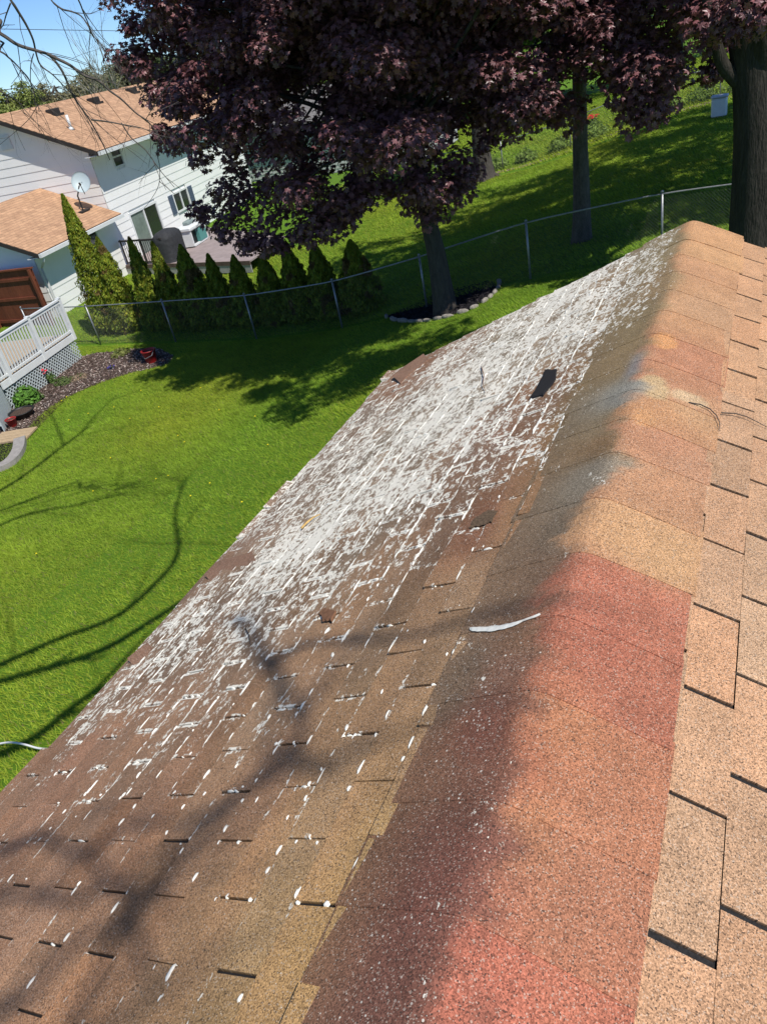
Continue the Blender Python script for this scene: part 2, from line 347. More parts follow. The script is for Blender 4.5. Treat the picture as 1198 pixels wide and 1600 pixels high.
# (px, py, white, (r,g,b)) read on the left slope
LS = [(1040,375,.35,(135,118,92)),(1000,420,.8,(140,125,105)),(900,450,.92,(140,125,110)),(950,470,.85,(140,125,108)),(800,520,.9,(140,128,112)),(700,560,.75,(140,115,98)),(640,590,.4,(140,108,90)),
(850,540,.97,(145,130,115)),(750,600,1,(150,138,125)),(700,650,1,(150,138,125)),(620,680,.9,(140,125,110)),(560,680,.75,(135,115,100)),(520,720,.7,(130,112,98)),(600,750,.95,(140,122,108)),(680,740,.82,(135,112,95)),
(760,720,.7,(132,105,88)),(820,680,.7,(128,100,82)),(850,620,.7,(128,100,82)),(950,560,.7,(132,110,88)),(1010,470,.6,(130,114,90)),(985,530,.55,(130,112,82)),(900,650,.42,(120,98,72)),(930,600,.35,(120,100,70)),
(880,720,.5,(124,96,70)),(800,800,.22,(140,108,82)),(700,800,.58,(130,102,84)),(600,820,.8,(135,115,98)),(520,800,.88,(135,120,105)),(450,860,.85,(135,118,102)),(400,900,.82,(130,112,98)),(350,940,.72,(128,108,94)),
(340,900,.12,(140,115,98)),(500,900,.75,(132,108,90)),(600,880,.62,(138,112,92)),(560,930,.5,(146,118,95)),(450,960,.65,(134,110,92)),(300,1010,.75,(132,108,92)),(240,1060,.75,(130,106,90)),(180,1110,.6,(138,112,95)),
(350,1040,.6,(135,110,92)),(300,1100,.5,(142,112,92)),(200,1160,.42,(145,115,96)),(120,1180,.15,(145,110,92)),(450,1080,.35,(146,117,94)),(600,1000,.22,(148,120,96)),(700,950,.14,(150,122,98)),(550,1150,.17,(148,120,95)),
(400,1250,.08,(150,117,94)),(200,1300,.12,(150,115,93)),(100,1240,.1,(146,112,93)),(850,850,.15,(142,112,82)),(800,900,.2,(140,112,90)),(450,1400,.03,(160,130,96)),(200,1500,.03,(158,122,96)),(600,1300,.08,(155,128,92)),
(0,1280,.06,(145,112,92)),(650,1200,.1,(145,118,92)),(940,700,.2,(122,98,70)),(560,1100,.18,(148,120,94)),(430,1560,.02,(162,132,96)),(60,1400,.04,(150,118,98)),(330,1420,.03,(160,126,96)),(500,1300,.06,(158,128,98)),(700,1000,.18,(148,122,98)),
(470,1500,.02,(165,135,95)),(30,1560,.03,(155,120,96)),(780,700,.6,(128,98,84)),(560,668,.75,(132,112,98)),(500,722,.75,(132,112,98)),(444,780,.75,(132,112,98)),(385,845,.62,(134,110,96)),(322,925,.7,(132,110,94)),(262,1000,.72,(132,110,94)),(205,1062,.62,(134,110,94)),(145,1130,.48,(140,112,94)),(60,1215,.22,(145,113,94)),(720,720,.78,(130,106,92)),(760,820,.2,(120,86,70)),(860,790,.15,(124,94,68))]
LSa = np.array([(*roofL(a, b), w_, *c) for a, b, w_, c in LS])
def sampL(s, d):
    q = ((LSa[:, 0] - s) / .13) ** 2 + ((LSa[:, 1] - d) / .25) ** 2; wt = 1 / (q + .15) ** 2; wt /= wt.sum()
    return wt @ LSa[:, 2], wt @ LSa[:, 3:6]
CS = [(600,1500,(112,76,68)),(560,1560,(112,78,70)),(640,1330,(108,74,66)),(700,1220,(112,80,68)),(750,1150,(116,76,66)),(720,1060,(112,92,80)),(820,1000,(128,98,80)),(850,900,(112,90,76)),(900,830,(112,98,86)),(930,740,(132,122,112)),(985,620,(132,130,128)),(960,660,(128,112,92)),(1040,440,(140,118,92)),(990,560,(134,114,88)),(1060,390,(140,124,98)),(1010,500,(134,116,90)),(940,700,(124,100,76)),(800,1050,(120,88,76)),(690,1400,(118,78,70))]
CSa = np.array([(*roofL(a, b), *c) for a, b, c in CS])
RSm = [(760,1560,(196,112,94)),(740,1480,(200,116,96)),(900,1540,(188,116,94)),(900,1440,(186,122,98)),(900,1300,(186,124,98)),(830,1290,(198,134,98)),(880,1220,(184,118,92)),(820,1200,(190,112,88)),(960,1240,(180,118,94)),(880,1150,(200,132,98)),(1000,1100,(180,110,90)),(950,1000,(182,106,88)),
(950,930,(184,110,90)),(1020,980,(182,112,92)),(980,840,(210,156,118)),(1030,870,(208,158,120)),(1040,760,(206,146,114)),(990,740,(204,148,116)),(1040,690,(198,136,108)),(1080,740,(202,150,122)),(1020,650,(206,146,108)),(1080,590,(192,130,104)),(1040,590,(196,134,104)),(1050,450,(206,150,112)),(1060,500,(204,148,112)),(1090,430,(202,146,112)),(1085,370,(214,156,116)),(1110,400,(214,158,118)),(1070,550,(196,132,104)),(1100,480,(200,150,118)),(1080,640,(204,160,126))]
RSa = np.array([(*roofR(a, b), *c) for a, b, c in RSm])
def sampA(A, s, d, ss=.12, sd=.16):
    q = ((A[:, 0] - s) / ss) ** 2 + ((A[:, 1] - d) / sd) ** 2; wt = 1 / (q + .12) ** 2; wt /= wt.sum(); return wt @ A[:, 2:5]
KA = .80
def vnoise(seed, n=64):
    r = np.random.default_rng(seed).random((n, n))
    def f(x, y):
        x = np.asarray(x) % n; y = np.asarray(y) % n; i, j = np.floor(x).astype(int) % n, np.floor(y).astype(int) % n; fx, fy = x - np.floor(x), y - np.floor(y)
        fx = fx * fx * (3 - 2 * fx); fy = fy * fy * (3 - 2 * fy); i1, j1 = (i + 1) % n, (j + 1) % n
        return (r[i, j] * (1 - fx) + r[i1, j] * fx) * (1 - fy) + (r[i, j1] * (1 - fx) + r[i1, j1] * fx) * fy
    return f
NZ = vnoise(3); NZ2 = vnoise(5)
def sag(s, d): return (float(NZ(s * 1.1 + 3, d * .8 + 2)) - .5) * .018 + (float(NZ2(s * 2.7, d * 2.1 + 9)) - .5) * .008
Y0 = -3.2
def slope(side):
    left = side == 'L'; PP = PL if left else PR; gp2 = .0034 if left else .0060; s0 = S0L if left else S0R
    nk = int(round((SW - s0) / T)) + (1 if left else 1)
    V = []; UV = []; C = []; WH = []; SP = []; Q = []
    r = random.Random(11 if left else 12)
    for k in range(-1, nk):
        ph = (D0L if left else D0R) if k % 2 == 0 else (D0L + LT / 2 if left else DBR)
        n0 = math.floor((Y0 - ph) / LT); n1 = math.ceil((YR + .05 - ph) / LT)
        sA, sB = s0 + k * T, s0 + (k + 1) * T
        last = k == nk - 1
        if last: sB = min(sB, SW + .03)
        for n in range(n0, n1):
            gq = gp2 * (1 if left else 1 + .35 * max(0, min(1, n * LT / 3))); dA, dB = ph + n * LT + gq, ph + (n + 1) * LT - gq
            shift = r.gauss(0, .0015); dA, dB = dA + shift, min(dB + shift, YR + .03 + r.uniform(-.006, .008))
            if dB - dA < .02: continue
            nd, ns = 12, 5
            tint = 1 + r.gauss(0, .075 if left else .06); warm = r.gauss(0, .03)
            lift = (.0030 if left else .0020) + abs(r.gauss(0, .0010 if left else .0004)) + (.010 * r.random() ** 8 if left else 0); cur = r.gauss(0, .0015) if left else r.gauss(0, .001)
            sBk = sB + r.gauss(0, .0018)
            if left and last: sBk += r.gauss(.004, .016); lift += r.random() ** 3 * .022
            missing = None
            cl = abs(r.gauss(0, .005)) if left and r.random() < .2 else 0
            b = len(V)
            for i in range(nd + 1):
                for j in range(ns + 1):
                    u, t_ = i / nd, j / ns; d = dA + (dB - dA) * u; s = sA + (sBk - sA) * t_
                    h = .0022 + (lift + cur * (u - .5) * 2) * t_ ** 1.3 + cl * t_ ** 3 * (abs(u - .5) * 2) ** 3
                    if left and last: h += -.004 * t_
                    p = PP(s, d, max(h, .001) + (sag(s, d) if left else sag(s + 9, d) * .5) * min(1, max(0, (s - .15) * 3)))
                    V.append(p); UV.append((d, s - s0))
                    if left:
                        w_, c = sampL(s, d); wob = float(NZ(s * 9 + 1, d * 6)) - .5
                        w_ = w_ * (1 + .5 * wob); c = c * (1 + .16 * (float(NZ2(s * 5, d * 3 + 7)) - .5))
                        # greenish-grey dirt band close to the cap, purple-brown stain where the ridge caps ended
                        WH.append(max(0, min(1, w_))); SP.append(.22 + .25 * float(NZ(s * 4 + 20, d * 3)) + .25 * max(0, 1 - abs(s - .3) / .3))
                        cc = lin(c) * KA * np.array([1.31, 1.25, 1.10]) * tint * np.array([1 + warm, 1, 1 - warm])
                    else:
                        base = np.array([204, 161, 125.]) if True else 0
                        g1 = float(NZ(s * 1.5 + 30, d * .9)); base = base * (1 - .06 * g1) if d < 3 else base * np.array([.985, .96, .93])
                        cc = lin(base) * KA * tint * np.array([1 + warm, 1, 1 - warm * .6]) ; WH.append(0); SP.append(.03)
                    C.append(cc)
            m_ = ns + 1
            for i in range(nd):
                for j in range(ns): Q.append((b + i * m_ + j, b + i * m_ + j + 1, b + (i + 1) * m_ + j + 1, b + (i + 1) * m_ + j))
            # skirt: butt edge and the two slot sides, colour darkened as the slots' shadow line
            rim = [b + j for j in range(ns + 1)] + [b + i * m_ + ns for i in range(1, nd + 1)] + [b + nd * m_ + j for j in range(ns - 1, -1, -1)]
            sk = len(V)
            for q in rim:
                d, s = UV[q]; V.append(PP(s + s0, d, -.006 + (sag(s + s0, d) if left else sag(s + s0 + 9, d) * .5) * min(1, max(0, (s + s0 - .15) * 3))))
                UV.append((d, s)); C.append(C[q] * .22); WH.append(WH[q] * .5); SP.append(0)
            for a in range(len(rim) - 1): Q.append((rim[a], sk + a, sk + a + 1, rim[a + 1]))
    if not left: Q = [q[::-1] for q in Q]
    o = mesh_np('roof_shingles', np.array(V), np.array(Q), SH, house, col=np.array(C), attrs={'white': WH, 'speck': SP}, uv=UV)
    o['label'] = 'brown three-tab shingle slope streaked with flaking white coating' if left else 'clean tan three-tab shingle slope right of the ridge'
slope('L'); slope('R')
# underlay the slots look down on, deck, fascia, walls
for nm, PP, sgn in (('L', PL, -1), ('R', PR, 1)):
    mb = MB(); ds = np.linspace(Y0, YR, 60); ss = np.linspace(.06, SW, 24); vs = []
    for d in ds:
        for s in ss: vs.append(PP(s, d, -.005 + ((sag(s, d) if nm == 'L' else sag(s + 9, d) * .5) * min(1, max(0, (s - .15) * 3)))))
    mb.add(vs, [(i * 24 + j, i * 24 + j + 1, (i + 1) * 24 + j + 1, (i + 1) * 24 + j) for i in range(59) for j in range(23)])
    mb.build('roof_underlay', FELT, house)
    mb = MB(); mb.box((0, Y0, -.05), (SW - .01, YR - .01, -.025), lambda a, b, c, PP=PP: tuple(PP(a, b, c))); mb.build('roof_deck', TANB, house)
    mb = MB(); mb.box((SW - .02, Y0, -.15), (SW + .0, YR - .02, -.028), lambda a, b, c, PP=PP: tuple(PP(a, b, c)))
    mb.box((0.01, YR - .02, -.17), (SW, YR + .0, -.028), lambda a, b, c, PP=PP: tuple(PP(a, b, c))); mb.build('fascia', WHITEV, house)
ze = ZR - SW * math.sin(AL); xw0, xw1 = XR - SW * math.cos(AL) + .3, XR + SW * math.cos(AR) - .3
mb = MB(); zt = ze - .02
mb.box((xw0, Y0, -.2), (xw0 + .15, YR - .35, zt)); mb.box((xw1 - .15, Y0, -.2), (xw1, YR - .35, zt))
mb.box((xw0 + .15, YR - .5, -.2), (xw1 - .15, YR - .353, zt)); mb.box((xw0 + .15, Y0, -.2), (xw1 - .15, Y0 + .15, zt))
for yy in (YR - .48, Y0 + .01):
    mb.add([(xw0 + .16, yy, zt), (xw1 - .16, yy, zt), (XR, yy, ZR - .12), (xw0 + .16, yy + .12, zt), (xw1 - .16, yy + .12, zt), (XR, yy + .12, ZR - .12)], [(0, 1, 4, 3), (1, 2, 5, 4), (2, 0, 3, 5)], [(0, 2, 1), (3, 4, 5)])
mb.build('wall', WHITEW, house)
# ridge caps: folded strips lapped one over the other, each a slightly different colour
def ridge_caps():
    seams = [-3.2]; r = random.Random(4)
    while seams[-1] < .45: seams.append(seams[-1] + .27)
    seams = [q for q in seams if q < .5]
    seams += [.63, .87, 1.17, 1.43, 1.70, 1.98, 2.26, 2.50, 2.74, 3.02, 3.30, 3.58, 3.86, 4.14, 4.42, 4.70, YR + .035]
    V = []; UV = []; C = []; WH = []; SP = []; Q = []
    wL, wR = .305, .312
    for a in range(len(seams) - 1):
        d0, d1 = seams[a] - .0, seams[a + 1] + .03; nd = max(8, int((d1 - d0) / .02)); ns = 32
        oL, oR = r.gauss(0, .006), r.gauss(0, .004); sk = r.gauss(0, .006); tn = 1 + r.gauss(0, .035)
        cen = .5 * (d0 + d1 - .03); b = len(V)
        for i in range(nd + 1):
            for j in range(ns + 1):
                u, t_ = i / nd, j / ns; dd = d0 + (d1 - d0) * u
                q = -(wL + oL) + (wL + oL + wR + oR) * t_        # signed distance from the ridge
                d = dd + (sk * (1 - u) if u < .5 else 0) * (q / .3)
                hh = .0100 - .0024 * u + .0012 * float(NZ(d * 6, q * 9 + 4))
                if a == len(seams) - 2: hh += .002
                rr = .038; x = q; ab = abs(x)
                # rounded fold
                z0 = (ab if ab > rr else (ab * ab / (2 * rr) + rr / 2))
                p = PR(z0, d, hh) if q >= 0 else PL(z0, d, hh)
                blend = min(1, ab / rr)
                if ab < rr: p = np.array([XR + x * math.cos(AL), d, ZR - z0 * math.sin(.408) + hh])
                elif q < 0: p = p + np.array([0, 0, sag(ab, d) * min(1, max(0, (ab - .15) * 3))])
                lf = max(0, (abs(q) - .20) / .10); p = p + np.array([0, 0, -.0035 * min(1, lf)])
                V.append(p); UV.append((d, q * 1.0 + 7.03))
                # dirty on the weather side, clean on the other; the border wanders
                wv = (float(NZ(d * 3.2 + 5, 1.3)) - .5) * .18 + (float(NZ2(d * 14 + 2, q * 9)) - .5) * .10 + (float(NZ(d * 40, q * 40)) - .5) * .06
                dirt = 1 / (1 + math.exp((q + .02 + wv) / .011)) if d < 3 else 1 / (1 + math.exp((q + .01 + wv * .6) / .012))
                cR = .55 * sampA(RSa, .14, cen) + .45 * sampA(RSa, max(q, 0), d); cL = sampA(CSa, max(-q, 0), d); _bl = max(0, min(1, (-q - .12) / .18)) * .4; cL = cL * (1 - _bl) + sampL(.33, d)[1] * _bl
                for (px, py, rx, ry, cc) in ORG:
                    e = ((q - px) / rx) ** 2 + ((d - py) / ry) ** 2 + (float(NZ2(d * 18, q * 18)) - .5) * .7
                    if e < 1: k2 = min(1, (1 - e) * 3); cR = cR * (1 - k2) + np.array(cc) * k2
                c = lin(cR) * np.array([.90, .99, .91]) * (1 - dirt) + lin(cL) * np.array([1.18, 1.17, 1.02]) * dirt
                grey = math.exp(-((q + .045) / .03) ** 2) * max(0, min(1, (d - 1.9) / .5)) * max(0, min(1, (3.3 - d) / .3)) * min(1, max(0, (float(NZ(d * 5, 8)) - .2) * 2))
                c = c * (1 - grey * .8) + lin((140, 138, 138)) * grey * .8
                C.append(c * KA * tn * (1 + .12 * dirt))
                WH.append(min(1, dirt * (.14 + .52 * max(0, min(1, (d - 3.2) / .9)) * max(0, min(1, (-q - .03) / .10)) + .5 * max(0, float(NZ(d * 4, q * 4 + 3)) - .5)))); SP.append(dirt * (.75 if d < 1.6 else .42) * (.6 + .8 * float(NZ2(q * 7, d * 4))))
        m_ = ns + 1
        for i in range(nd):
            for j in range(ns): Q.append((b + i * m_ + j, b + i * m_ + j + 1, b + (i + 1) * m_ + j + 1, b + (i + 1) * m_ + j))
        rim = [b + i * m_ for i in range(nd, -1, -1)] + [b + j for j in range(1, m_)] + [b + i * m_ + ns for i in range(1, nd + 1)]
        if a == len(seams) - 2: rim += [b + nd * m_ + j for j in range(ns - 1, -1, -1)]
        sk_ = len(V)
        for q in rim: V.append(V[q] + np.array([0, 0, -.0065 if a < len(seams) - 2 else -.02])); UV.append(UV[q]); C.append(C[q] * .75); WH.append(0); SP.append(0)
        for k in range(len(rim) - 1): Q.append((rim[k + 1], sk_ + k + 1, sk_ + k, rim[k]))
    o = mesh_np('ridge_cap', np.array(V), np.array(Q), SH, house, col=np.array(C), attrs={'white': WH, 'speck': SP}, uv=UV)
    o['label'] = 'ridge cap shingles, red and orange on one side and stained dark on the other'
def _o(px, py, rx, ry, c): s, d = roofR(px, py); return (s, d, rx, ry, c)
ORG = [_o(1036, 535, .060, .08, (226, 156, 108)), _o(1020, 608, .07, .09, (212, 172, 134)), _o(1075, 625, .09, .05, (210, 170, 138)), _o(1004, 655, .045, .06, (216, 154, 112))]
ridge_caps()
# white drips: clots of coating caught on butt joints and slots
def drips():
    mb = MB(); r = random.Random(21)
    def blob(s, d, ld, ls, h=.0035, tail=0):
        n = 12; ring = []
        ph = r.random() * 6
        for k in range(n):
            a = 2 * math.pi * k / n; q = .92 + .25 * math.sin(2 * a + ph) + r.uniform(-.26, .26)
            dd = ld / 2 * math.cos(a) * q; s_ = ls / 2 * math.sin(a) * q
            ring.append((d + dd, s + s_ + tail * max(0, math.cos(a)) * ls))
        hs = sag(s, d) * min(1, max(0, (s - .15) * 3)) - .002
        vs = [PL(b, a, .001 + hs) for a, b in ring] + [PL(s + (b - s) * .6, d + (a - d) * .6, .0065 + h + hs) for a, b in ring] + [PL(s, d, .0075 + h + hs)]
        mb.add(vs, [(k, (k + 1) % n, n + (k + 1) % n, n + k) for k in range(n)], [(2 * n, n + k, n + (k + 1) % n) for k in range(n)])
    # read from the photograph: (px, py, length along course mm, width mm, kind)
    big = [(266,1519,38,20),(242,1511,14,10),(135,1491,12,10),(49,1535,30,12),(105,1465,34,10),(357,1401,14,12),(392,1407,10,9),(512,1414,16,14),(470,1394,22,9),(467,1412,12,8),(306,1371,34,8),(286,1330,22,10),(344,1318,14,10),(374,1318,18,11),
           (354,1296,28,9),(322,1242,14,13),(288,1262,20,8),(438,1330,26,10),(466,1318,14,9),(487,1310,12,8),(420,1362,24,8),(192,1287,30,11),(213,1262,22,9),(243,1277,20,8),(262,1302,16,8),(191,1250,16,7),(136,1243,20,10),(122,1279,12,10),(104,1270,26,10),
           (9,1307,16,11),(46,1303,30,10),(60,1312,16,8),(82,1297,14,7),(434,1165,14,14),(462,1163,12,8),(372,1199,18,7),(347,1129,20,8),(404,1252,22,8),(381,1253,16,7),(452,1280,14,7),(590,1295,12,10),(608,1263,10,10),(522,1026,22,18),(546,1044,16,10),
           (600,1085,20,12),(540,1153,34,8),(556,1155,30,9),(590,1152,12,8),(486,1227,16,8),(403,1222,14,8),(480,1250,20,8),(382,1232,10,8),(498,1320,9,8),(250,1560,24,8),(377,1560,22,8),(20,1375,30,14),(45,1376,10,9),(20,1360,22,8),(700,1025,14,7),(640,990,16,8),
           (505,1205,16,6),(330,1210,20,8),(300,1180,20,7),(275,1240,18,16),(205,1240,30,9),(160,1245,12,7),(660,1240,7,6),(55,1350,12,6),(720,950,10,8),(683,920,10,8),(757,857,10,8),(640,1180,10,5)]
    for px, py, l, w_ in big:
        s, d = roofL(px, py); blob(s, d, l / 1000 * 1.1, w_ / 1000 * .9, .002)
    # random ones along joints following the coating density
    for _ in range(7000):
        k = r.randrange(0, 17); d = r.uniform(.0, YR - .1)
        if r.random() < .72: s = S0L + k * T + r.gauss(.007, .003)
        else:
            ph = D0L if k % 2 == 0 else D0L + LT / 2; n = round((d - ph) / LT); d = ph + n * LT + r.gauss(0, .003); s = S0L + k * T + r.uniform(.01, T)
        if s > SW - .06 or d > YR - .08: continue
        w_, _c = sampL(s, d)
        if r.random() > min(.9, w_ * .55): continue
        z = .6 + .9 * r.random() ** 2
        if abs((s - S0L) % T - .007) < .012: blob(s, d, r.uniform(.015, .05 + .06 * w_) * z, r.uniform(.005, .010 + .008 * w_), .002)
        else: blob(s, d, r.uniform(.005, .009), r.uniform(.012, .04) * z, .002)
    o = mb.build('coating_drips', WHITE_DRIP, house, smooth=True); o['kind'] = 'stuff'; o['label'] = 'clots of white coating caught on the shingle joints'
    # long white streak
    mb2 = MB(); a = np.array(roofL(738, 988)); b = np.array(roofL(848, 966)); n = 22; up = []; dn = []
    for i in range(n + 1):
        t_ = i / n; c = a + (b - a) * t_ + np.array([0, .0]) ; wd = .011 * (math.sin(math.pi * min(1, t_ * 1.1 + .12)) ** .6 if t_ < .88 else (1 - t_) / .12 * .35) + r.uniform(-.002, .002); nrm = np.array([-(b - a)[1], (b - a)[0]]); nrm /= np.linalg.norm(nrm)
        bow = nrm * .02 * math.sin(math.pi * t_); wd = max(wd, .001)
        up.append(c + bow + nrm * wd); dn.append(c + bow - nrm * wd)
    vs = [PL(*p, .013) for p in up] + [PL(*p, .013) for p in dn] + [PL(*((p + q) / 2), .018) for p, q in zip(up, dn)]; m_ = n + 1
    mb2.add(vs, [(i, i + 1, 2 * m_ + i + 1, 2 * m_ + i) for i in range(n)] + [(2 * m_ + i, 2 * m_ + i + 1, m_ + i + 1, m_ + i) for i in range(n)])
    mb2.build('white_streak', WHITE_DRIP, house)
drips()
def flat_patch(name, pxs, mt, h, side=PL, rf=roofL, parent=house, thick=.004):
    P = [rf(*p) for p in pxs]; P = [(a, b) for a, b in P]; n = len(P); c = np.mean(P, 0); r = random.Random(3)
    ring = []
    for i in range(n):
        a, b = np.array(P[i]), np.array(P[(i + 1) % n])
        for k in range(5): ring.append(a + (b - a) * k / 5 + np.array([r.gauss(0, .004), r.gauss(0, .004)]))
    m_ = len(ring); vs = [side(*p, h + sag(*p)) for p in ring] + [side(*(c + (p - c) * .9), h + thick + sag(*p)) for p in ring] + [side(*c, h + thick + sag(*c))]
    mb = MB(); mb.add(vs, [(i, (i + 1) % m_, m_ + (i + 1) % m_, m_ + i) for i in range(m_)], [(2 * m_, m_ + i, m_ + (i + 1) % m_) for i in range(m_)])
    return mb.build(name, mt, parent)
o = flat_patch('bare_patch', [(852, 580), (873, 579), (866, 602), (850, 621), (830, 625)], FELT, .010); o['label'] = 'dark patch where a shingle tab has torn away'
o = flat_patch('bare_patch', [(744, 816), (768, 801), (780, 804), (772, 820), (752, 828), (738, 829)], mat('worn_granules', (.13, .088, .055), .9, .2, noise=(120, .7, 4)), .0085, thick=.001); o['label'] = 'worn patch with granules gone'
for k, (pxs) in enumerate([[(616, 592), (634, 578), (664, 557), (670, 563), (642, 584), (626, 600)], [(325, 905), (345, 884), (398, 868), (402, 880), (352, 900), (330, 910)], [(205, 1036), (222, 1022), (236, 1010), (242, 1016), (228, 1030), (210, 1042)]]):
    P = [roofL(*p) for p in pxs]; c = np.mean(P, 0)
    vs = [PL(s, d, .030 if i < 2 else (.026 if i == 2 else .008)) for i, (s, d) in enumerate(P)] + [PL(s, d, .024 if i < 2 else (.02 if i == 2 else .002)) for i, (s, d) in enumerate(P)]
    mb = MB(); mb.add(vs, [(0, 1, 4, 5), (1, 2, 3, 4), (11, 10, 7, 6), (10, 9, 8, 7)] + [(i, 6 + i, 6 + (i + 1) % 6, (i + 1) % 6) for i in range(6)])
    o = mb.build('curled_shingle', SH, house)
    me = o.data; a = me.color_attributes.new('Col', 'FLOAT_COLOR', 'POINT'); a.data.foreach_set('color', np.tile([*(lin((140, 108, 88)) * .95), 1], (len(me.vertices), 1)).astype(np.float32).ravel()); me.uv_layers.new(name='UVMap')
    me.uv_layers[0].data.foreach_set('uv', np.array([(me.vertices[l.vertex_index].co.y, me.vertices[l.vertex_index].co.x) for l in me.loops], np.float32).ravel())
# debris on the roof
def rooftwig(name, pts, rad, mt, label, cat, PP, rf, h=.012):
    P = [PP(*rf(*p), h + (.006 if 0 < i < len(pts) - 1 else 0)) for i, p in enumerate(pts)]
    # smooth
    Q_ = [];
    for i in range(len(P) - 1):
        for k in range(4): Q_.append(P[i] + (P[i + 1] - P[i]) * k / 4)
    Q_.append(P[-1]); mb = MB(); mb.tube(np.array(Q_), np.linspace(rad, rad * .4, len(Q_)), 5)
    return tag(mb.build(name, mt, smooth=True), label, cat)
rooftwig('twig', [(1073, 633), (1090, 638), (1105, 645), (1115, 655), (1120, 666), (1121, 678)], .003, TWIG, 'dark curved twig lying over the edge of the orange ridge cap', 'twig', PR, roofR)
rooftwig('twig', [(1124, 649), (1145, 652), (1162, 657), (1178, 665), (1200, 674)], .0028, TWIG, 'thin dark twig on the tan shingles at the right edge', 'twig', PR, roofR)
rooftwig('twig', [(474, 830), (484, 822), (494, 814), (503, 808)], .007, YSTICK, 'short yellow stick lying on the whitened shingles near the eave', 'twig', PL, roofL, .018)
rooftwig('twig', [(753, 575), (758, 590), (756, 603), (760, 614)], .003, BROWN, 'reddish brown twig standing out on the whitest part of the roof', 'twig', PL, roofL, .010)
rooftwig('twig', [(386, 985), (392, 995), (394, 1012)], .003, TWIG, 'small dark twig on the white streaked shingles low on the roof', 'twig', PL, roofL, .010)
tag(flat_patch('dry_leaf', [(501, 964), (514, 954), (530, 962), (524, 975), (509, 976)], BROWN, .011, parent=None, thick=.006), 'diamond shaped reddish brown scrap lying among white streaked shingles', 'leaf')

# ---------------------------------------------------------------- scatter helper for leaves
LEAF = np.array([(0, 0, .0), (0, -.48, -.05), (.16, -.22, .0), (.47, -.24, -.10), (.30, .02, .0), (.44, .30, -.10), (.16, .22, .0), (0, .56, -.12), (-.16, .22, .0), (-.44, .30, -.10), (-.30, .02, .0), (-.47, -.24, -.10), (-.16, -.22, 0)])
LEAFF = np.array([(0, i, i + 1 if i < 12 else 1) for i in range(1, 13)])
DIA = np.array([(0, -.5, 0), (.26, 0, .04), (0, .5, -.06), (-.26, 0, .04)]); DIAF = np.array([(0, 1, 2, 3)])
def scatter(name, tv, tf, pos, nrm, size, col, mt, parent=None, spin=None):
    n = len(pos); nrm = nrm / (np.linalg.norm(nrm, axis=1)[:, None] + 1e-9)
    rv = rng.normal(size=(n, 3)) if spin is None else spin; x = np.cross(nrm, rv); x /= np.linalg.norm(x, axis=1)[:, None] + 1e-9; y = np.cross(nrm, x)
    sz = np.broadcast_to(size, (n,))
    V = pos[:, None] + sz[:, None, None] * (tv[None, :, 0, None] * x[:, None] + tv[None, :, 1, None] * y[:, None] + tv[None, :, 2, None] * nrm[:, None])
    Fc = (tf[None] + (np.arange(n) * len(tv))[:, None, None]).reshape(-1, tf.shape[1]); C = np.repeat(col, len(tv), 0)
    return mesh_np(name, V.reshape(-1, 3), Fc, mt, parent, col=C)
def crown_points(ells, ncl, per, clr=(.5, .85), shell=.45, zmin=None, flat=.6, keep=None):
    """clumps spread through a union of ellipsoids; returns leaf positions, outward normals and clump centres"""
    vol = np.array([e[3] * e[4] * e[5] for e in ells]); vol = vol / vol.sum(); P = []; Nn = []; Cc = []
    for _ in range(ncl):
        e = ells[rng.choice(len(ells), p=vol)]; u = rng.normal(size=3); u /= np.linalg.norm(u); rr = (shell + (1 - shell) * rng.random() ** .7) if rng.random() < .82 else rng.random() * .6
        c = np.array(e[:3]) + u * rr * np.array(e[3:6]); Rr = rng.uniform(*clr)
        if keep is not None and not keep(c): continue
        Cc.append(c)
        m_ = int(per * (Rr / np.mean(clr)) ** 2); a = rng.normal(size=(m_, 3)); a /= np.linalg.norm(a, axis=1)[:, None]; q = rng.random(m_) ** .45
        pp = c + a * q[:, None] * Rr * np.array([1, 1, flat]); pp[:, 2] -= (q ** 2) * Rr * .25
        P.append(pp); Nn.append(a * .55 + np.array([0, 0, .75]) + rng.normal(size=(m_, 3)) * .42)
    return np.concatenate(P), np.concatenate(Nn), np.array(Cc)
def limbs(mb, trunk_pts, trunk_r, targets, n, r0=.07, rnd=None, droop=.0):
    """curved limbs from points of the trunk to clump centres, each with forks"""
    T_ = np.array(trunk_pts); idx = rng.permutation(len(targets))[:n]
    for i in idx:
        c = targets[i]; k = rng.uniform(.35, 1); j = k * (len(T_) - 1); a = T_[int(j)] + (T_[min(len(T_) - 1, int(j) + 1)] - T_[int(j)]) * (j % 1)
        if a[2] > c[2]: a = a - np.array([0, 0, min(1.2, (a[2] - c[2]) * .6)]) * 0
        mid = (a + c) / 2 + np.array([rng.normal() * .3, rng.normal() * .3, .35 + rng.normal() * .2])
        ts = np.linspace(0, 1, 8)[:, None]; pts = (1 - ts) ** 2 * a + 2 * ts * (1 - ts) * mid + ts ** 2 * c; pts[1:-1] += rng.normal(size=(6, 3)) * .04
        mb.tube(pts, np.linspace(r0 * rng.uniform(.6, 1.3), .012, 8), 5)
def poly_smooth(P, k=4):
    P = np.array(P, float); out = []
    for i in range(len(P) - 1):
        p0, p1, p2, p3 = P[max(i - 1, 0)], P[i], P[i + 1], P[min(i + 2, len(P) - 1)]
        for t in np.linspace(0, 1, k, endpoint=False): out.append(.5 * (2 * p1 + (p2 - p0) * t + (2 * p0 - 5 * p1 + 4 * p2 - p3) * t * t + (3 * p1 - p0 - 3 * p2 + p3) * t ** 3))
    out.append(P[-1]); return np.array(out)
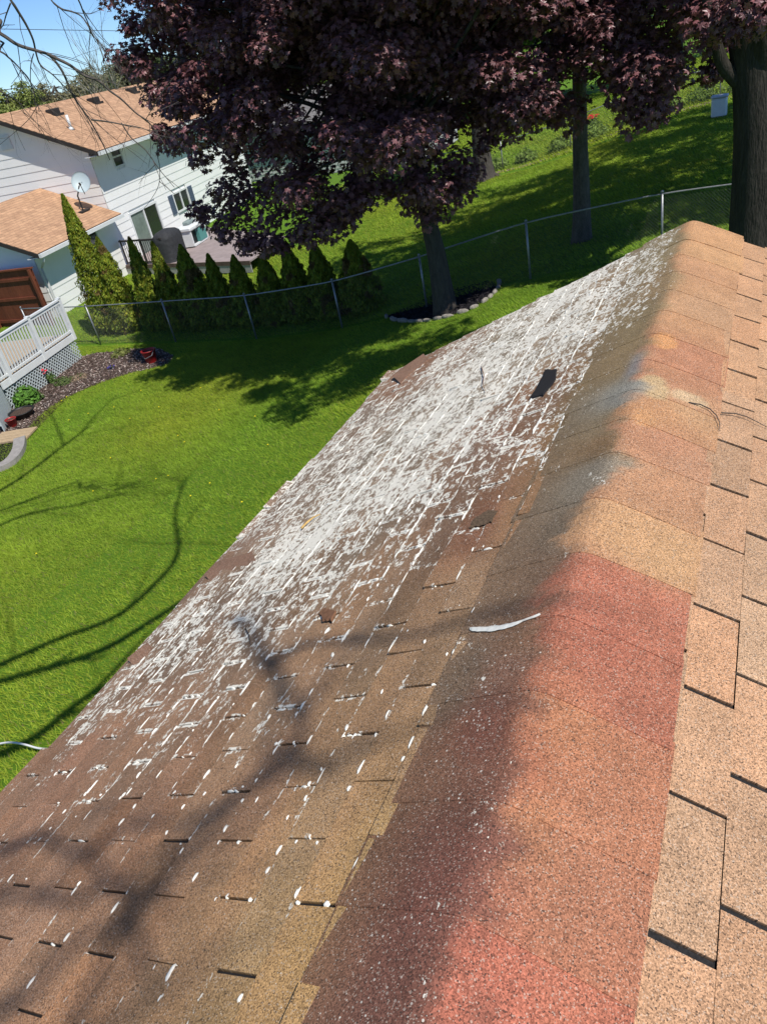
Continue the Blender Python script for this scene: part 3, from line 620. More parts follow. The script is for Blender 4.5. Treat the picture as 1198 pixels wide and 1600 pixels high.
def trunk_tube(mb, P, r0, r1, n=14, flare=.5, k=5):
    pts = poly_smooth(P, k); t = np.linspace(0, 1, len(pts)); rad = r0 + (r1 - r0) * t + r0 * flare * np.exp(-t * 14)
    mb.tube(pts, rad, n)
    return pts
def purple_cols(n, lo=.55, hi=1.5):
    b = rng.uniform(lo, hi, n)[:, None]; base = np.array([.185, .076, .082])[None] + rng.normal(size=(n, 1)) * np.array([[.012, .002, .003]])
    return np.clip(base * b, .004, .4)

# ---------------------------------------------------------------- purple maples
def maple_main():
    B = at(694, 470, 15.6); B[2] = float(zg(B[0])) - .05
    P = [B, at(682, 400, 15.6), at(668, 340, 15.55), at(655, 270, 15.5), at(648, 200, 15.4), at(640, 110, 15.3), at(630, 20, 15.2), at(630, -80, 15.2)]
    t = empty('purple_maple', B, 'purple-leaved maple standing in the stone-edged mulch bed by the chain-link fence', 'tree', 'purple leaved maples')
    mb = MB(); pts = trunk_tube(mb, P, .21, .08)
    def c(px, py, Y): return at(px, py, Y)
    E_ = [(*c(380, 90, 14.2), 3.0, 2.6, 2.2), (*c(330, 200, 13.8), 1.5, 1.6, 1.1), (*c(430, 290, 13.8), 1.55, 1.8, 1.2), (*c(560, 120, 14.8), 3.1, 3.2, 2.9), (*c(700, 100, 15.4), 2.7, 2.6, 2.1),
          (*c(470, -120, 15.2), 3.8, 3.4, 2.3), (*c(540, 240, 14.4), 1.7, 2, 1.2), (*c(800, 40, 15.5), 1.9, 2.0, 1.5), (*c(690, -60, 15.5), 3, 3, 2), (*c(250, 60, 13.8), 1.3, 1.4, 1.2), (-9.8, 15.6, 9.2, 3.4, 3.0, 2.0), (-6.0, 15.6, 10.4, 3.2, 3.2, 2.0), (-2.3, 10.4, 7.7, 2.7, 2.2, 1.8), (-5.0, 12.6, 7.7, 2.6, 2.2, 1.7), (-11.0, 16.2, 6.0, 2.4, 1.8, 1.6), (-8.5, 17.0, 5.6, 2.5, 1.6, 1.7)]  # last lobes added to the crown to shade lawn and hedge
    pos, nr, cc = crown_points(E_, 600, 240, (.40, .74), keep=lambda p: not below(p))
    extra = [(395, 365, 13.6), (430, 375, 13.6), (470, 360, 13.7), (500, 345, 13.9), (365, 335, 13.5), (345, 300, 13.5), (540, 345, 14), (315, 250, 13.4), (275, 222, 13.5), (252, 208, 13.5), (310, 330, 13.5), (205, 40, 13.6), (195, 90, 13.6), (222, 108, 13.6), (600, 290, 14.6), (660, 300, 15.2), (700, 290, 15.2), (730, 250, 15), (640, 320, 15), (690, 325, 15.2), (560, 310, 14.2), (845, 170, 15.5), (770, 190, 15.3), (420, 340, 13.6), (735, 272, 15), (720, 298, 15), (760, 222, 15.2), (792, 202, 15.3), (700, 250, 15), (640, 280, 14.8), (600, 245, 14.6), (560, 275, 14.3), (410, 382, 13.6), (438, 384, 13.6), (385, 382, 13.6), (352, 362, 13.5), (478, 372, 13.7), (515, 362, 13.8), (330, 342, 13.5), (820, 178, 15.4), (670, 340, 15.1), (575, 235, 14.5), (610, 200, 14.8)]
    ec = np.array([c(*e) for e in extra]); pos2 = []; nr2 = []
    for q in ec:
        Rr = rng.uniform(.26, .42); m_ = 120; a = rng.normal(size=(m_, 3)); a /= np.linalg.norm(a, axis=1)[:, None]; pos2.append(q + a * (rng.random(m_) ** .4)[:, None] * Rr * np.array([1, 1, .8])); nr2.append(a * .6 + np.array([0, 0, .6]) + rng.normal(size=(m_, 3)) * .4)
    pos = np.concatenate([pos] + pos2); nr = np.concatenate([nr] + nr2)
    limbs(mb, pts[8:], .1, np.concatenate([cc, ec]), 80, .055)
    mb.build('trunk', BARK, t, smooth=True)
    n = len(pos); scatter('crown', LEAF, LEAFF, pos, nr, rng.uniform(.085, .15, n), purple_cols(n), PLEAF, t)
    print('maple leaves', n)
def proj(p):
    q = np.array([p[0], p[1], CZ - p[2]]); c = M @ q; return 599 + F * c[0] / c[2], 800 + F * c[1] / c[2]
LOWX = [100, 175, 190, 240, 260, 330, 350, 400, 470, 540, 570, 610, 650, 700, 740, 770, 800, 850, 880, 905, 930, 990, 1040, 1060, 1085, 1130, 1200]
LOWY = [-20, 20, 110, 190, 235, 300, 360, 400, 392, 372, 320, 300, 325, 325, 290, 220, 190, 175, 190, 100, 130, 165, 165, 120, 90, 70, 60]
LEFY = [-50, 20, 60, 100, 120, 135, 160, 185, 200, 215, 240, 260, 290, 310, 350, 380]
LEFX = [150, 172, 185, 190, 182, 220, 245, 245, 218, 235, 258, 285, 290, 325, 335, 380]
def below(p):                     # keeps foliage clear of the lawn window under the crowns
    x, y = proj(p); return y > np.interp(x, LOWX, LOWY) - 18 or x < np.interp(y, LEFY, LEFX) + 26
def maple_second():
    B = at(908, 372, 18.8); B[2] = float(zg(B[0])) - .05
    P = [B, at(908, 300, 18.8), at(906, 230, 18.8), at(905, 160, 18.75), at(903, 90, 18.7), at(900, 0, 18.6), at(900, -120, 18.6)]
    t = empty('purple_maple', B, 'slender grey-trunked purple maple on the shaded lawn just beyond the fence', 'tree', 'purple leaved maples')
    mb = MB(); pts = trunk_tube(mb, P, .20, .10, flare=.35)
    c = at
    E_ = [(*c(980, 40, 16.5), 1.9, 1.8, 1.5), (*c(1010, 90, 15.5), 1.0, 1.0, .9), (*c(880, 20, 17.5), 2.4, 2.2, 1.7), (*c(940, -120, 17.8), 3.4, 3.2, 2), (*c(1090, 0, 16.8), 1.6, 1.6, 1.1), (-2.0, 18.6, 7.9, 3.3, 3.0, 2.0), (-1.5, 21.6, 8.6, 3.5, 3.0, 2.2)]  # last two lobes added above the view to shade the far lawn
    pos, nr, cc = crown_points(E_, 235, 220, (.4, .7), keep=lambda p: not below(p))
    ec = np.array([c(*e) for e in [(1000, 150, 15.4), (1030, 160, 15.4), (970, 140, 15.5), (1050, 110, 15.4), (985, 185, 15.6), (890, 185, 17), (865, 180, 17), (1110, 115, 17), (1120, 70, 17), (1010, 175, 15.4), (915, 60, 17), (1128, 22, 14.4), (1168, 8, 14.2), (1196, 22, 14.2), (1100, 45, 14.5), (1150, 40, 14.3)]])
    for q in ec:
        Rr = rng.uniform(.24, .4); m_ = 120; a = rng.normal(size=(m_, 3)); a /= np.linalg.norm(a, axis=1)[:, None]; pos = np.concatenate([pos, q + a * (rng.random(m_) ** .4)[:, None] * Rr]); nr = np.concatenate([nr, a * .6 + np.array([0, 0, .6]) + rng.normal(size=(m_, 3)) * .4])
    limbs(mb, pts[12:], .1, np.concatenate([cc, ec]), 30, .045)
    mb.build('trunk', BARKL, t, smooth=True)
    n = len(pos); scatter('crown', LEAF, LEAFF, pos, nr, rng.uniform(.10, .165, n), purple_cols(n), PLEAF, t)
maple_main(); maple_second()

# ---------------------------------------------------------------- big dark trunk at the right, leafy crown above
SUNNY = [at(1010, 90, 15.5), at(980, 40, 15.5), at(1010, 160, 15.4), at(960, 100, 15.6), at(1060, 60, 15.5)]
def clear(p): return all(np.linalg.norm(np.cross(p - q, S)) > 1.7 for q in SUNNY)  # gaps shaped into the unseen crown so sun reaches the purple leaves
def big_tree():
    B = at(1180, 395, 15.2); B[2] = float(zg(B[0])) - .05
    P = [B, at(1182, 300, 15.2), at(1184, 200, 15.2), at(1180, 120, 15.2), at(1172, 40, 15.2), at(1165, -60, 15.2), at(1150, -200, 15.0), at(1140, -350, 15)]
    t = empty('shade_tree', B, 'massive dark-barked shade tree cut off by the right edge beside the roof peak', 'tree')
    mb = MB(); pts = trunk_tube(mb, P, .42, .28, 18, flare=.3)
    f = at(1180, 150, 15.2); mb.tube(poly_smooth([f, at(1135, 110, 15.0), at(1118, 70, 14.9), at(1105, 10, 14.8), at(1090, -80, 14.8)], 4), np.linspace(.13, .06, 17), 8)
    f2 = at(1190, 130, 15.2); mb.tube(poly_smooth([f2, at(1196, 60, 15.0), at(1205, 0, 15), at(1215, -90, 14.9)], 4), np.linspace(.26, .18, 13), 10)
    E_ = [(pts[-1][0] + .5, 15.5, 10.8, 5.0, 4.6, 2.6), (pts[-1][0] - 1.5, 20, 10.4, 4.5, 4.5, 2.4), (pts[-1][0] + 4, 20, 10.8, 4.5, 5.5, 2.8), (pts[-1][0] + 1, 25, 10.8, 4.5, 4, 2.4)]  # unseen lobes, spread out to dapple the lawn beyond the fence
    pos, nr, cc = crown_points(E_, 430, 80, (.55, .95), keep=lambda p: proj(p)[1] < -45 and clear(p))
    limbs(mb, pts[15:], .2, cc, 60, .09)
    mb.build('trunk', BARKD, t, smooth=True)
    n = len(pos); b = rng.uniform(.7, 1.2, n)[:, None]; scatter('crown', LEAF, LEAFF, pos, nr, rng.uniform(.16, .26, n), np.array([[.05, .10, .018]]) * b, GLEAF, t)
big_tree()
def side_tree():  # tree added out of view for its shade on the far lawn
    B = np.array([6.5, 27.5, float(zg(6.5)) - .05]); t = empty('shade_tree', B, 'leafy green tree added unseen right of the picture to shade the far lawn', 'tree'); mb = MB()
    pts = trunk_tube(mb, [B, B + [0, .1, 3], B + [-.2, 0, 6], B + [-.2, .2, 9.5]], .4, .18, 12)
    E_ = [(4.5, 28, 10.5, 5, 4.5, 3), (8, 29, 11, 5, 5, 3), (2.5, 31, 10, 4, 4, 2.4)]; pos, nr, cc = crown_points(E_, 190, 70, (.6, 1.0), keep=lambda p: proj(p)[1] < -45)
    limbs(mb, pts[8:], .2, cc, 40, .08); mb.build('trunk', BARKD, t, smooth=True); n = len(pos); scatter('crown', DIA, DIAF, pos, nr, rng.uniform(.2, .34, n), np.array([[.05, .10, .018]]) * rng.uniform(.7, 1.2, n)[:, None], GLEAF, t)
side_tree()

# ---------------------------------------------------------------- trees beyond
def leafy(base, h, R, ncl, per, col, label, cat='tree', leaf=.2, tr=.12, group=None, bark=BARK, sq=1.0, clr=(.5, .9), lift=.35, name='broadleaf_tree', nl=25):
    base = np.array([base[0], base[1], float(zg(base[0])) - .05]); t = empty(name, base, label, cat, group); mb = MB()
    P = [base, base + [.05 * h * rng.normal() * .3, .02, h * .3], base + [.06 * h * rng.normal() * .5, 0, h * .6], base + [0, .1, h * .92]]; pts = trunk_tube(mb, P, tr, tr * .25, 10)
    c = base + [0, 0, h * (1 + lift) / 2]; E_ = [(c[0], c[1], c[2], R, R, h * (1 - lift) / 2 * sq), (c[0] + R * .45, c[1], c[2] - h * .05, R * .6, R * .6, h * (1 - lift) / 3), (c[0] - R * .45, c[1] + .3, c[2] + h * .03, R * .6, R * .6, h * (1 - lift) / 3)]
    pos, nr, cc = crown_points(E_, ncl, per, clr); limbs(mb, pts[4:], .1, cc, nl, tr * .35); mb.build('trunk', bark, t, smooth=True)
    n = len(pos); b = rng.uniform(.65, 1.3, n)[:, None]; scatter('crown', DIA, DIAF, pos, nr, rng.uniform(leaf * .7, leaf * 1.3, n), np.array([col]) * b, GLEAF, t); return t
GB = 'trees beyond the two-storey house'
for i, (px, py, Y, R, col, lab) in enumerate([(20, 185, 62, 4.2, (.24, .28, .07), 'yellow-green tree at the far left behind the tan roof'), (90, 150, 70, 4.6, (.24, .22, .11), 'olive budding tree rising behind the left half of the tan roof'),
        (160, 148, 78, 3.8, (.22, .22, .10), 'low olive tree just behind the roof, right of the round budding one'), (215, 130, 82, 4.6, (.20, .22, .11), 'grey-green tree behind the roof where the purple leaves begin'), (-60, 205, 58, 4, (.12, .15, .04), 'pale green tree mostly outside the left edge'), (290, 120, 75, 5, (.09, .12, .04), 'green tree behind the roof, hidden by the purple crown')]):
    p = at(px, py, Y); h = (p[2] - float(zg(p[0]))) * (1.25 if i == 1 else 1.5); leafy((p[0], Y), h, R, 90, 160, col, lab, leaf=.34, tr=.22, group=GB, clr=(.7, 1.3), nl=40)
p = at(480, 60, 60); leafy((p[0], 60), p[2] + 4.5, 5.5, 80, 120, (.17, .22, .04), 'bright yellow-green tree glimpsed through the top of the purple crown', leaf=.35, tr=.3, clr=(.8, 1.4))
p = at(700, 60, 58); leafy((p[0], 58), p[2] + 4.0, 5.5, 80, 120, (.10, .16, .035), 'green tree far beyond the lawn, behind the purple crown', leaf=.35, tr=.3, clr=(.8, 1.4))
p = at(860, 20, 62); leafy((p[0], 62), p[2] + 4.0, 5.5, 80, 120, (.10, .17, .035), 'green tree far beyond the lawn above the slender grey trunk', leaf=.35, tr=.3, clr=(.8, 1.4))
p = at(1060, -40, 60); leafy((p[0], 60), p[2] + 4.0, 5.5, 80, 120, (.11, .18, .035), 'green tree far beyond the garden left of the dark trunk', leaf=.35, tr=.3, clr=(.8, 1.4))
# old trunk at the far fence
B = at(755, 272, 34.5); B[2] = float(zg(B[0])) - .1
t = empty('broadleaf_tree', B, 'old grey trunk with flared roots at the far garden fence', 'tree'); mb = MB()
pts = trunk_tube(mb, [B, at(752, 240, 34.5), at(748, 200, 34.5), at(745, 140, 34.5), at(742, 40, 34.4), at(740, -40, 34)], .42, .2, 12, flare=.7)
for a_ in (0, 1.3, 2.4, 3.6, 5): mb.tube([B + [0, 0, .35], B + [.5 * math.cos(a_), .5 * math.sin(a_), .2], B + [.95 * math.cos(a_), .95 * math.sin(a_), .02]], [.2, .13, .05], 7)
E_ = [(pts[-1][0], 35, pts[-1][2] + 1, 4, 4, 3)]; pos, nr, cc = crown_points(E_, 60, 90, (.6, 1.0)); limbs(mb, pts[12:], .2, cc, 25, .09); mb.build('trunk', BARK, t, smooth=True)
n = len(pos); scatter('crown', DIA, DIAF, pos, nr, rng.uniform(.2, .34, n), np.array([[.08, .13, .025]]) * rng.uniform(.7, 1.3, n)[:, None], GLEAF, t)
# bare pale tree rising behind the house roof
def bare_branch(mb, p, d, L, r, depth, spread=.55, grav=0.0, rr=random.Random(5), n=5, kids=(2, 4)):
    pts = [np.array(p, float)]; d = np.array(d, float) / np.linalg.norm(d)
    for i in range(n):
        d = d + np.array([rr.gauss(0, .11), rr.gauss(0, .11), rr.gauss(0, .09) + grav]); d /= np.linalg.norm(d); pts.append(pts[-1] + d * L / n)
    r1 = r * .5 if depth else r * .3
    mb.tube(np.array(pts), np.linspace(r, r1, n + 1), 5 if r > .02 else 3)
    if depth:
        for _ in range(rr.randint(*kids)):
            k = rr.randint(2, n); dd = d + np.array([rr.gauss(0, spread), rr.gauss(0, spread), rr.gauss(0, spread) + .08]); bare_branch(mb, pts[k], dd, L * rr.uniform(.45, .7), r * (1 - .5 * k / n) * rr.uniform(.5, .7), depth - 1, spread, grav, rr, n, kids)
for i, (px, Y, h, lab) in enumerate([(178, 60, 10.5, 'pale leafless tree standing behind the tan roof beside the purple crown'), (130, 66, 8.5, 'thin leafless tree behind the middle of the tan roof')]):
    p = at(px, 150, Y); b = np.array([p[0], Y, float(zg(p[0])) - .05]); t = empty('bare_tree', b, lab, 'tree'); mb = MB(); rr = random.Random(30 + i)
    mb.tube([b, b + [0, 0, h * .25], b + [.1, 0, h * .45]], [.2, .17, .13], 8)
    for k in range(7): a_ = rr.random() * 6.3; bare_branch(mb, b + [0, 0, h * (.3 + .02 * k)], (math.cos(a_) * .35, math.sin(a_) * .35, 1), h * .5, .07, 3, .32, 0.01, rr)
    mb.build('trunk', mat('pale_bark', (.26, .235, .20), .9, .1), t)

# ---------------------------------------------------------------- arborvitae hedge
def arb_mesh(seed):
    rs = np.random.default_rng(seed); n = 15000; z = rs.random(n) ** .85; prof = np.where(z < .12, .55 + z * 3.3, .95 * (1 - (z - .12) / .88) ** .8 + .03)
    a = rs.random(n) * 2 * np.pi; lump = 1 + .14 * np.sin(a * 5 + z * 21 + seed) + .10 * np.sin(a * 9 - z * 33) + .07 * np.sin(z * 70 + 3 * a); q = (1 - .42 * rs.random(n) ** 1.6); rad = prof * lump * q
    P = np.stack([rad * np.cos(a), rad * np.sin(a), z], 1); Nn = np.stack([np.cos(a), np.sin(a), .15 + .0 * a], 1) + rs.normal(size=(n, 3)) * .45
    return P, Nn, z, q
arb_src = {}
ARB = [(95, 305, 'tallest and leftmost sunlit arborvitae, right beside the white garage wall', .62), (150, 372, 'second arborvitae from the garage, sunlit, pressed against the tallest one', .60), (200, 372, 'third arborvitae from the garage, slim and sunlit', .46), (238, 378, 'fourth arborvitae from the garage, the last one in full sun', .46),
       (280, 383, 'dark arborvitae in front of the grill, the first in the shade', .55), (325, 398, 'small shaded arborvitae in front of the patio edge', .42), (362, 400, 'shaded arborvitae at the patio corner, sixth from the small dark end', .46), (408, 398, 'shaded arborvitae with lit grass between it and its left neighbour', .48), (447, 385, 'shaded arborvitae third from the right end of the row', .52), (490, 380, 'shaded arborvitae second from the right end of the row', .50), (545, 376, 'last dark arborvitae at the right end of the row, nearest the purple maple', .58)]
ARBC = []
for i, (px, py, lab, R) in enumerate(ARB):
    Y = 17.5; tip = at(px, py, Y); bz = float(zg(tip[0])); h = tip[2] - bz; t = empty('arborvitae', (tip[0], Y, bz), lab, 'evergreen', 'row of arborvitae along the fence'); ARBC.append((tip[0], Y))
    P, Nn, z, q = arb_mesh(i); R = R * (1.0 if i < 4 else 1.16); P = P * np.array([R, R, h]); lean = rng.normal(size=2) * .02; P[:, 0] += lean[0] * P[:, 2]; P[:, 1] += lean[1] * P[:, 2]
    P = P + np.array([tip[0], Y, bz]); n = len(P)
    col = np.array([[.21, .26, .022]]) * rng.uniform(.6, 1.35, n)[:, None]; col[:, 0] *= rng.uniform(.8, 1.25, n); _b = NZ(P[:, 0] * 4 + i * 7, P[:, 2] * 3.5) > .80; col[_b] = np.array([.17, .12, .035]); col *= (.75 + .5 * NZ2(P[:, 2] * 5, P[:, 1] * 5 + i * 3))[:, None]
    scatter('foliage', DIA, DIAF, P, Nn, rng.uniform(.06, .11, n), col, GLEAF, t, spin=np.tile([[0, .3, 1.0]], (n, 1)) + rng.normal(size=(n, 3)) * .35)
    mb = MB(); b = np.array([tip[0], Y, bz - .05]); mb.tube([b, b + [0, 0, h * .5], b + [lean[0] * h, lean[1] * h, h * .93]], [.06, .04, .01], 7); mb.build('trunk', BARK, t, smooth=True)

# ---------------------------------------------------------------- chain-link fences
def chainlink(name, A, Bp, h, posts, label, cell=.062, r=.0013, sag_=0, extra=None):
    A = np.array(A, float); Bp = np.array(Bp, float); L = np.linalg.norm(Bp - A); D = (Bp - A) / L
    base = np.array([A[0], A[1], float(zg(A[0]))]); t = empty(name, base, label, 'fence')
    def gp(u, z=0): p = A + D * u; return np.array([p[0], p[1], float(zg(p[0])) + z])
    for u in posts:
        mb = MB(); mb.tube([gp(u, -.1), gp(u, h + .03)], .024, 10); mb.tube([gp(u, h + .03), gp(u, h + .06), gp(u, h + .075)], [.034, .026, .005], 10); mb.build('post', METAL, t, smooth=True)
    mb = MB(); us = np.linspace(0, L, int(L / .5)); mb.tube([gp(u, h) for u in us], .017, 8); mb.build('top_rail', METAL, t, smooth=True)
    mb = MB(); H_ = h - .05; n = int(L / cell) + int(H_ / cell) + 1
    for sgn in (1, -1):
        for k in range(n):
            u0 = k * cell - (H_ if sgn > 0 else 0); u1 = u0 + H_ * 1.0
            z0, z1 = (.04, .04 + H_) if sgn > 0 else (.04 + H_, .04)
            if u0 < 0: z0 = z0 + (z1 - z0) * (-u0 / H_); u0 = 0
            if u1 > L: z1 = z0 + (z1 - z0) * ((L - u0) / (u1 - u0)) if u1 > u0 else z1; u1 = L
            if u1 - u0 < .02: continue
            mb.tube([gp(u0, z0), gp(u1, z1)], r, 3, cap=False)
    mb.build('wire_mesh', WIREM, t)
    return t
FY = 16.4
px_posts = [-20.6, -17.9, -15.0, -12.2, -9.5, -7.1, -4.55, -1.82, .9, 3.6]
chainlink('chain_link_fence', (-20.6, FY), (3.6, FY), 1.2, [x + 20.6 for x in px_posts], 'galvanised chain-link fence with a pale top rail crossing the lawn in front of the arborvitae')
FF = [at(783, 262, 35.0), at(1150, 150, 38.5)]
fa, fb = np.array([FF[0][0] - 9, 34.0]), np.array([4.0, 39.0])
fl = np.linalg.norm(fb - fa)
chainlink('chain_link_fence', fa, fb, 1.2, list(np.arange(0, fl, 3.0)), 'distant chain-link fence between the shaded lawn and the bright garden', cell=.11, r=.003)

# ---------------------------------------------------------------- lap-sided walls
def lap_wall(fr, L, z0, z1, holes=(), step=.2, proud=.018, topline=None):
    """fr(a, out, z); wall along a in [0, L]; each course is a slightly slanted board; holes = list of (a0, a1, z0, z1)"""
    mb = MB(); z = z0; n = int(math.ceil((z1 - z0) / step))
    for i in range(n):
        a, b = z0 + i * step, min(z1, z0 + (i + 1) * step)
        if topline: # gable: (half width, peak height); clip the board to the triangle
            hw, zk, zp = topline
            if a >= zk:
                k = (a - zk) / (zp - zk); s0, s1 = hw * k, L - hw * k
                k2 = (b - zk) / (zp - zk); t0, t1 = hw * k2, L - hw * k2
            else: s0, s1, t0, t1 = 0, L, 0, L
        else: s0, s1, t0, t1 = 0, L, 0, L
        if s1 <= s0: continue
        spans = [(s0, s1)]
        for h in holes:
            if h[2] < b - .02 and h[3] > a + .02:
                ns = []
                for (p, q) in spans:
                    if h[0] > p: ns.append((p, min(q, h[0])))
                    if h[1] < q: ns.append((max(p, h[1]), q))
                spans = [(p, q) for p, q in ns if q > p + .01]
        for (p, q) in spans:
            tp = max(p, t0) if p == s0 else p; tq = min(q, t1) if q == s1 else q
            mb.add([fr(p, proud, a), fr(q, proud, a), fr(tq, .002, b), fr(tp, .002, b), fr(p, 0, a), fr(q, 0, a)], [(0, 1, 2, 3), (4, 5, 1, 0)])
    return mb
def window(parent, fr, a0, a1, z0, z1, name='window', panes=1, trim=.06, glass=GLASS, frame_mat=WHITEV, depth=.05, horizontal=False):
    mb = MB(); t_ = trim
    mb.box((a0 - t_, -.02, z0 - t_), (a1 + t_, .035, z0), fr); mb.box((a0 - t_, -.02, z1), (a1 + t_, .035, z1 + t_), fr)
    mb.box((a0 - t_, -.02, z0), (a0, .035, z1), fr); mb.box((a1, -.02, z0), (a1 + t_, .035, z1), fr)
    for k in range(1, panes):
        if horizontal: c = z0 + (z1 - z0) * k / panes; mb.box((a0, -.02, c - .03), (a1, .03, c + .03), fr)
        else: c = a0 + (a1 - a0) * k / panes; mb.box((c - .035, -.02, z0), (c + .035, .03, z1), fr)
    w_ = mb.build(name, frame_mat, parent)
    for k in range(panes):
        if horizontal: lo, hi = (a0, -.03, z0 + (z1 - z0) * k / panes + .002), (a1, -.012, z0 + (z1 - z0) * (k + 1) / panes - .002)
        else: lo, hi = (a0 + (a1 - a0) * k / panes + .002, -.03, z0), (a0 + (a1 - a0) * (k + 1) / panes - .002, -.012, z1)
        m2 = MB(); m2.box(lo, hi, fr); m2.build('pane', glass[k % len(glass)] if isinstance(glass, list) else glass, w_)
    return w_
def roof_plane(pts, thick, mt, parent, name='roof', uvx=None):
    """quad pts (eave0, eave1, ridge1, ridge0)"""
    P = [np.array(p, float) for p in pts]; nrm = np.cross(P[1] - P[0], P[3] - P[0]); nrm /= np.linalg.norm(nrm); nrm *= np.sign(nrm[2])
    V = P + [p - nrm * thick for p in P]; Q_ = [(0, 1, 2, 3), (7, 6, 5, 4), (0, 4, 5, 1), (1, 5, 6, 2), (2, 6, 7, 3), (3, 7, 4, 0)]
    ux = (P[1] - P[0]) / np.linalg.norm(P[1] - P[0]); uy = np.cross(nrm, ux)
    UV = [((p - P[0]) @ ux, (p - P[0]) @ uy) for p in V]
    return mesh_np(name, np.array(V), np.array(Q_), mt, parent, uv=np.array(UV))

# ---------------------------------------------------------------- the white two-storey house
Q0 = np.array([-22.96, 23.96]); TH = math.radians(100.4); A2 = np.array([math.cos(TH), math.sin(TH)]); B2 = np.array([-math.sin(TH), math.cos(TH)])
GZ = -1.25; ZE = 5 - 1.60; ZP = ZE + 1.5; HB = 3.3; LEN = 14.0
def HF(a, b, z): p = Q0 + a * A2 + b * B2; return (p[0], p[1], z)     # a along the sunlit wall, b towards the back
hs = empty('two_storey_house', HF(0, 0, GZ), 'white lap-sided two-storey house with a tan shingle roof behind the arborvitae', 'house')
frS = lambda a, o_, z: HF(a, -o_, z)           # sunlit wall, outward -b
frG = lambda a, o_, z: HF(-o_, a, z)           # gable wall, outward -a, runs along b
holesS = []
def pxS(px, py):                                # image point -> (a, z) on the sunlit wall plane
    r = ray(px, py); n = np.array([-B2[0], -B2[1], 0]); P = O + r * (np.dot(np.array([*Q0, 0]) - O, n) / np.dot(r, n)); return float((P[:2] - Q0) @ A2), float(P[2])
W_up = (*pxS(170, 250), *pxS(190, 262)); print('upwin', pxS(168, 228), pxS(188, 260), 'door', pxS(203, 337), pxS(240, 322), pxS(217, 377), 'win3', pxS(259, 308), pxS(275, 336), pxS(300, 325), 'eave', pxS(230, 189), 'patio', pxS(390, 395))
ua, uz = pxS(176, 231); ub, uz2 = pxS(184, 259)
H_UP = (ua - .25, ua + .42, uz2, uz)
da, dz1 = pxS(203, 337); db, _ = pxS(244, 322); _, dz0 = pxS(217, 377)
H_DR = (da, db, min(dz0, GZ + .55) - .3, dz1)
wa, wz1 = pxS(270, 305); wb, _ = pxS(291, 297); wc, wz0 = pxS(281, 329)
H_WN = (wa, max(wb, wa + .7), wz0, wz1)
lap_wall(frS, LEN, GZ, ZE + .1, [H_UP, H_DR, H_WN], .30, .016).build('wall', WHITEW, hs)
lap_wall(frG, 2 * HB, GZ, ZP, [], .30, .016, topline=(HB, ZE + .05, ZP)).build('wall', WHITEW, hs)
mb = MB(); mb.box((.0, .02, GZ), (LEN - .02, 2 * HB - .02, ZE), lambda a, b, z: HF(a + .03, b + .01, z))
mb.build('wall', WHITEW, hs)
window(hs, frS, *H_UP, panes=2, horizontal=True)
window(hs, frS, *H_DR, name='sliding_door', panes=2, glass=[CURT, GLASS], trim=.09)
window(hs, frS, *H_WN, panes=2, trim=.07)
for a_ in (H_WN[0] - .52, H_WN[1] + .12):
    mb = MB(); mb.box((a_, .02, H_WN[2] - .05), (a_ + .40, .05, H_WN[3] + .05), frS)
    for k in range(9): z_ = H_WN[2] + (H_WN[3] - H_WN[2]) * (k + .5) / 9; mb.box((a_ + .04, .05, z_ - .012), (a_ + .36, .062, z_ + .02), frS)
    mb.build('shutter', SHUT, hs)
OV = .62; RO = .35; sl_ = (ZP - ZE) / HB
def edge(z, w_): return z
e0 = ZE - OV * sl_
roof_plane([HF(-RO, -OV, e0 + .14), HF(LEN + RO, -OV, e0 + .14), HF(LEN + RO, HB, ZP + .14), HF(-RO, HB, ZP + .14)], .10, FROOF, hs)
roof_plane([HF(LEN + RO, 2 * HB + OV, e0 + .14), HF(-RO, 2 * HB + OV, e0 + .14), HF(-RO, HB, ZP + .14), HF(LEN + RO, HB, ZP + .14)], .10, FROOF, hs)
mb = MB(); mb.box((-RO, -OV - .10, e0 - .02), (LEN + RO, -OV - .004, e0 + .11), HF); mb.build('gutter', WHITEV, hs)
mb = MB(); mb.box((-RO + .02, -OV, e0 - .03), (LEN + RO - .02, 0, e0 + .0), HF); mb.build('soffit', WHITEV, hs)
mb = MB()
for sg in (0, 1):
    P0_, P1_ = ((-OV, e0 + .12), (HB, ZP + .12)) if sg == 0 else ((2 * HB + OV, e0 + .12), (HB, ZP + .12))
    V_ = [HF(-RO - .02, P0_[0], P0_[1] - .16), HF(-RO - .02, P1_[0], P1_[1] - .16), HF(-RO - .02, P1_[0], P1_[1]), HF(-RO - .02, P0_[0], P0_[1])]
    V_ += [HF(-RO + .012, P0_[0], P0_[1] - .16), HF(-RO + .012, P1_[0], P1_[1] - .16), HF(-RO + .012, P1_[0], P1_[1] - .01), HF(-RO + .012, P0_[0], P0_[1] - .01)]
    mb.add(V_, [(0, 1, 2, 3), (7, 6, 5, 4), (0, 4, 5, 1), (3, 2, 6, 7), (0, 3, 7, 4), (1, 5, 6, 2)])
mb.build('rake_trim', DARKM, hs)
mb = MB(); mb.box((HB - .25, .02, ZE + .45), (HB + .25, .05, ZE + .95), frG)
for k in range(6): mb.box((HB - .22, .05, ZE + .48 + k * .075), (HB + .22, .066, ZE + .515 + k * .075), frG)
mb.build('gable_vent', WHITEV, hs)
zr_ = lambda b: e0 + .14 + (b + OV) * sl_
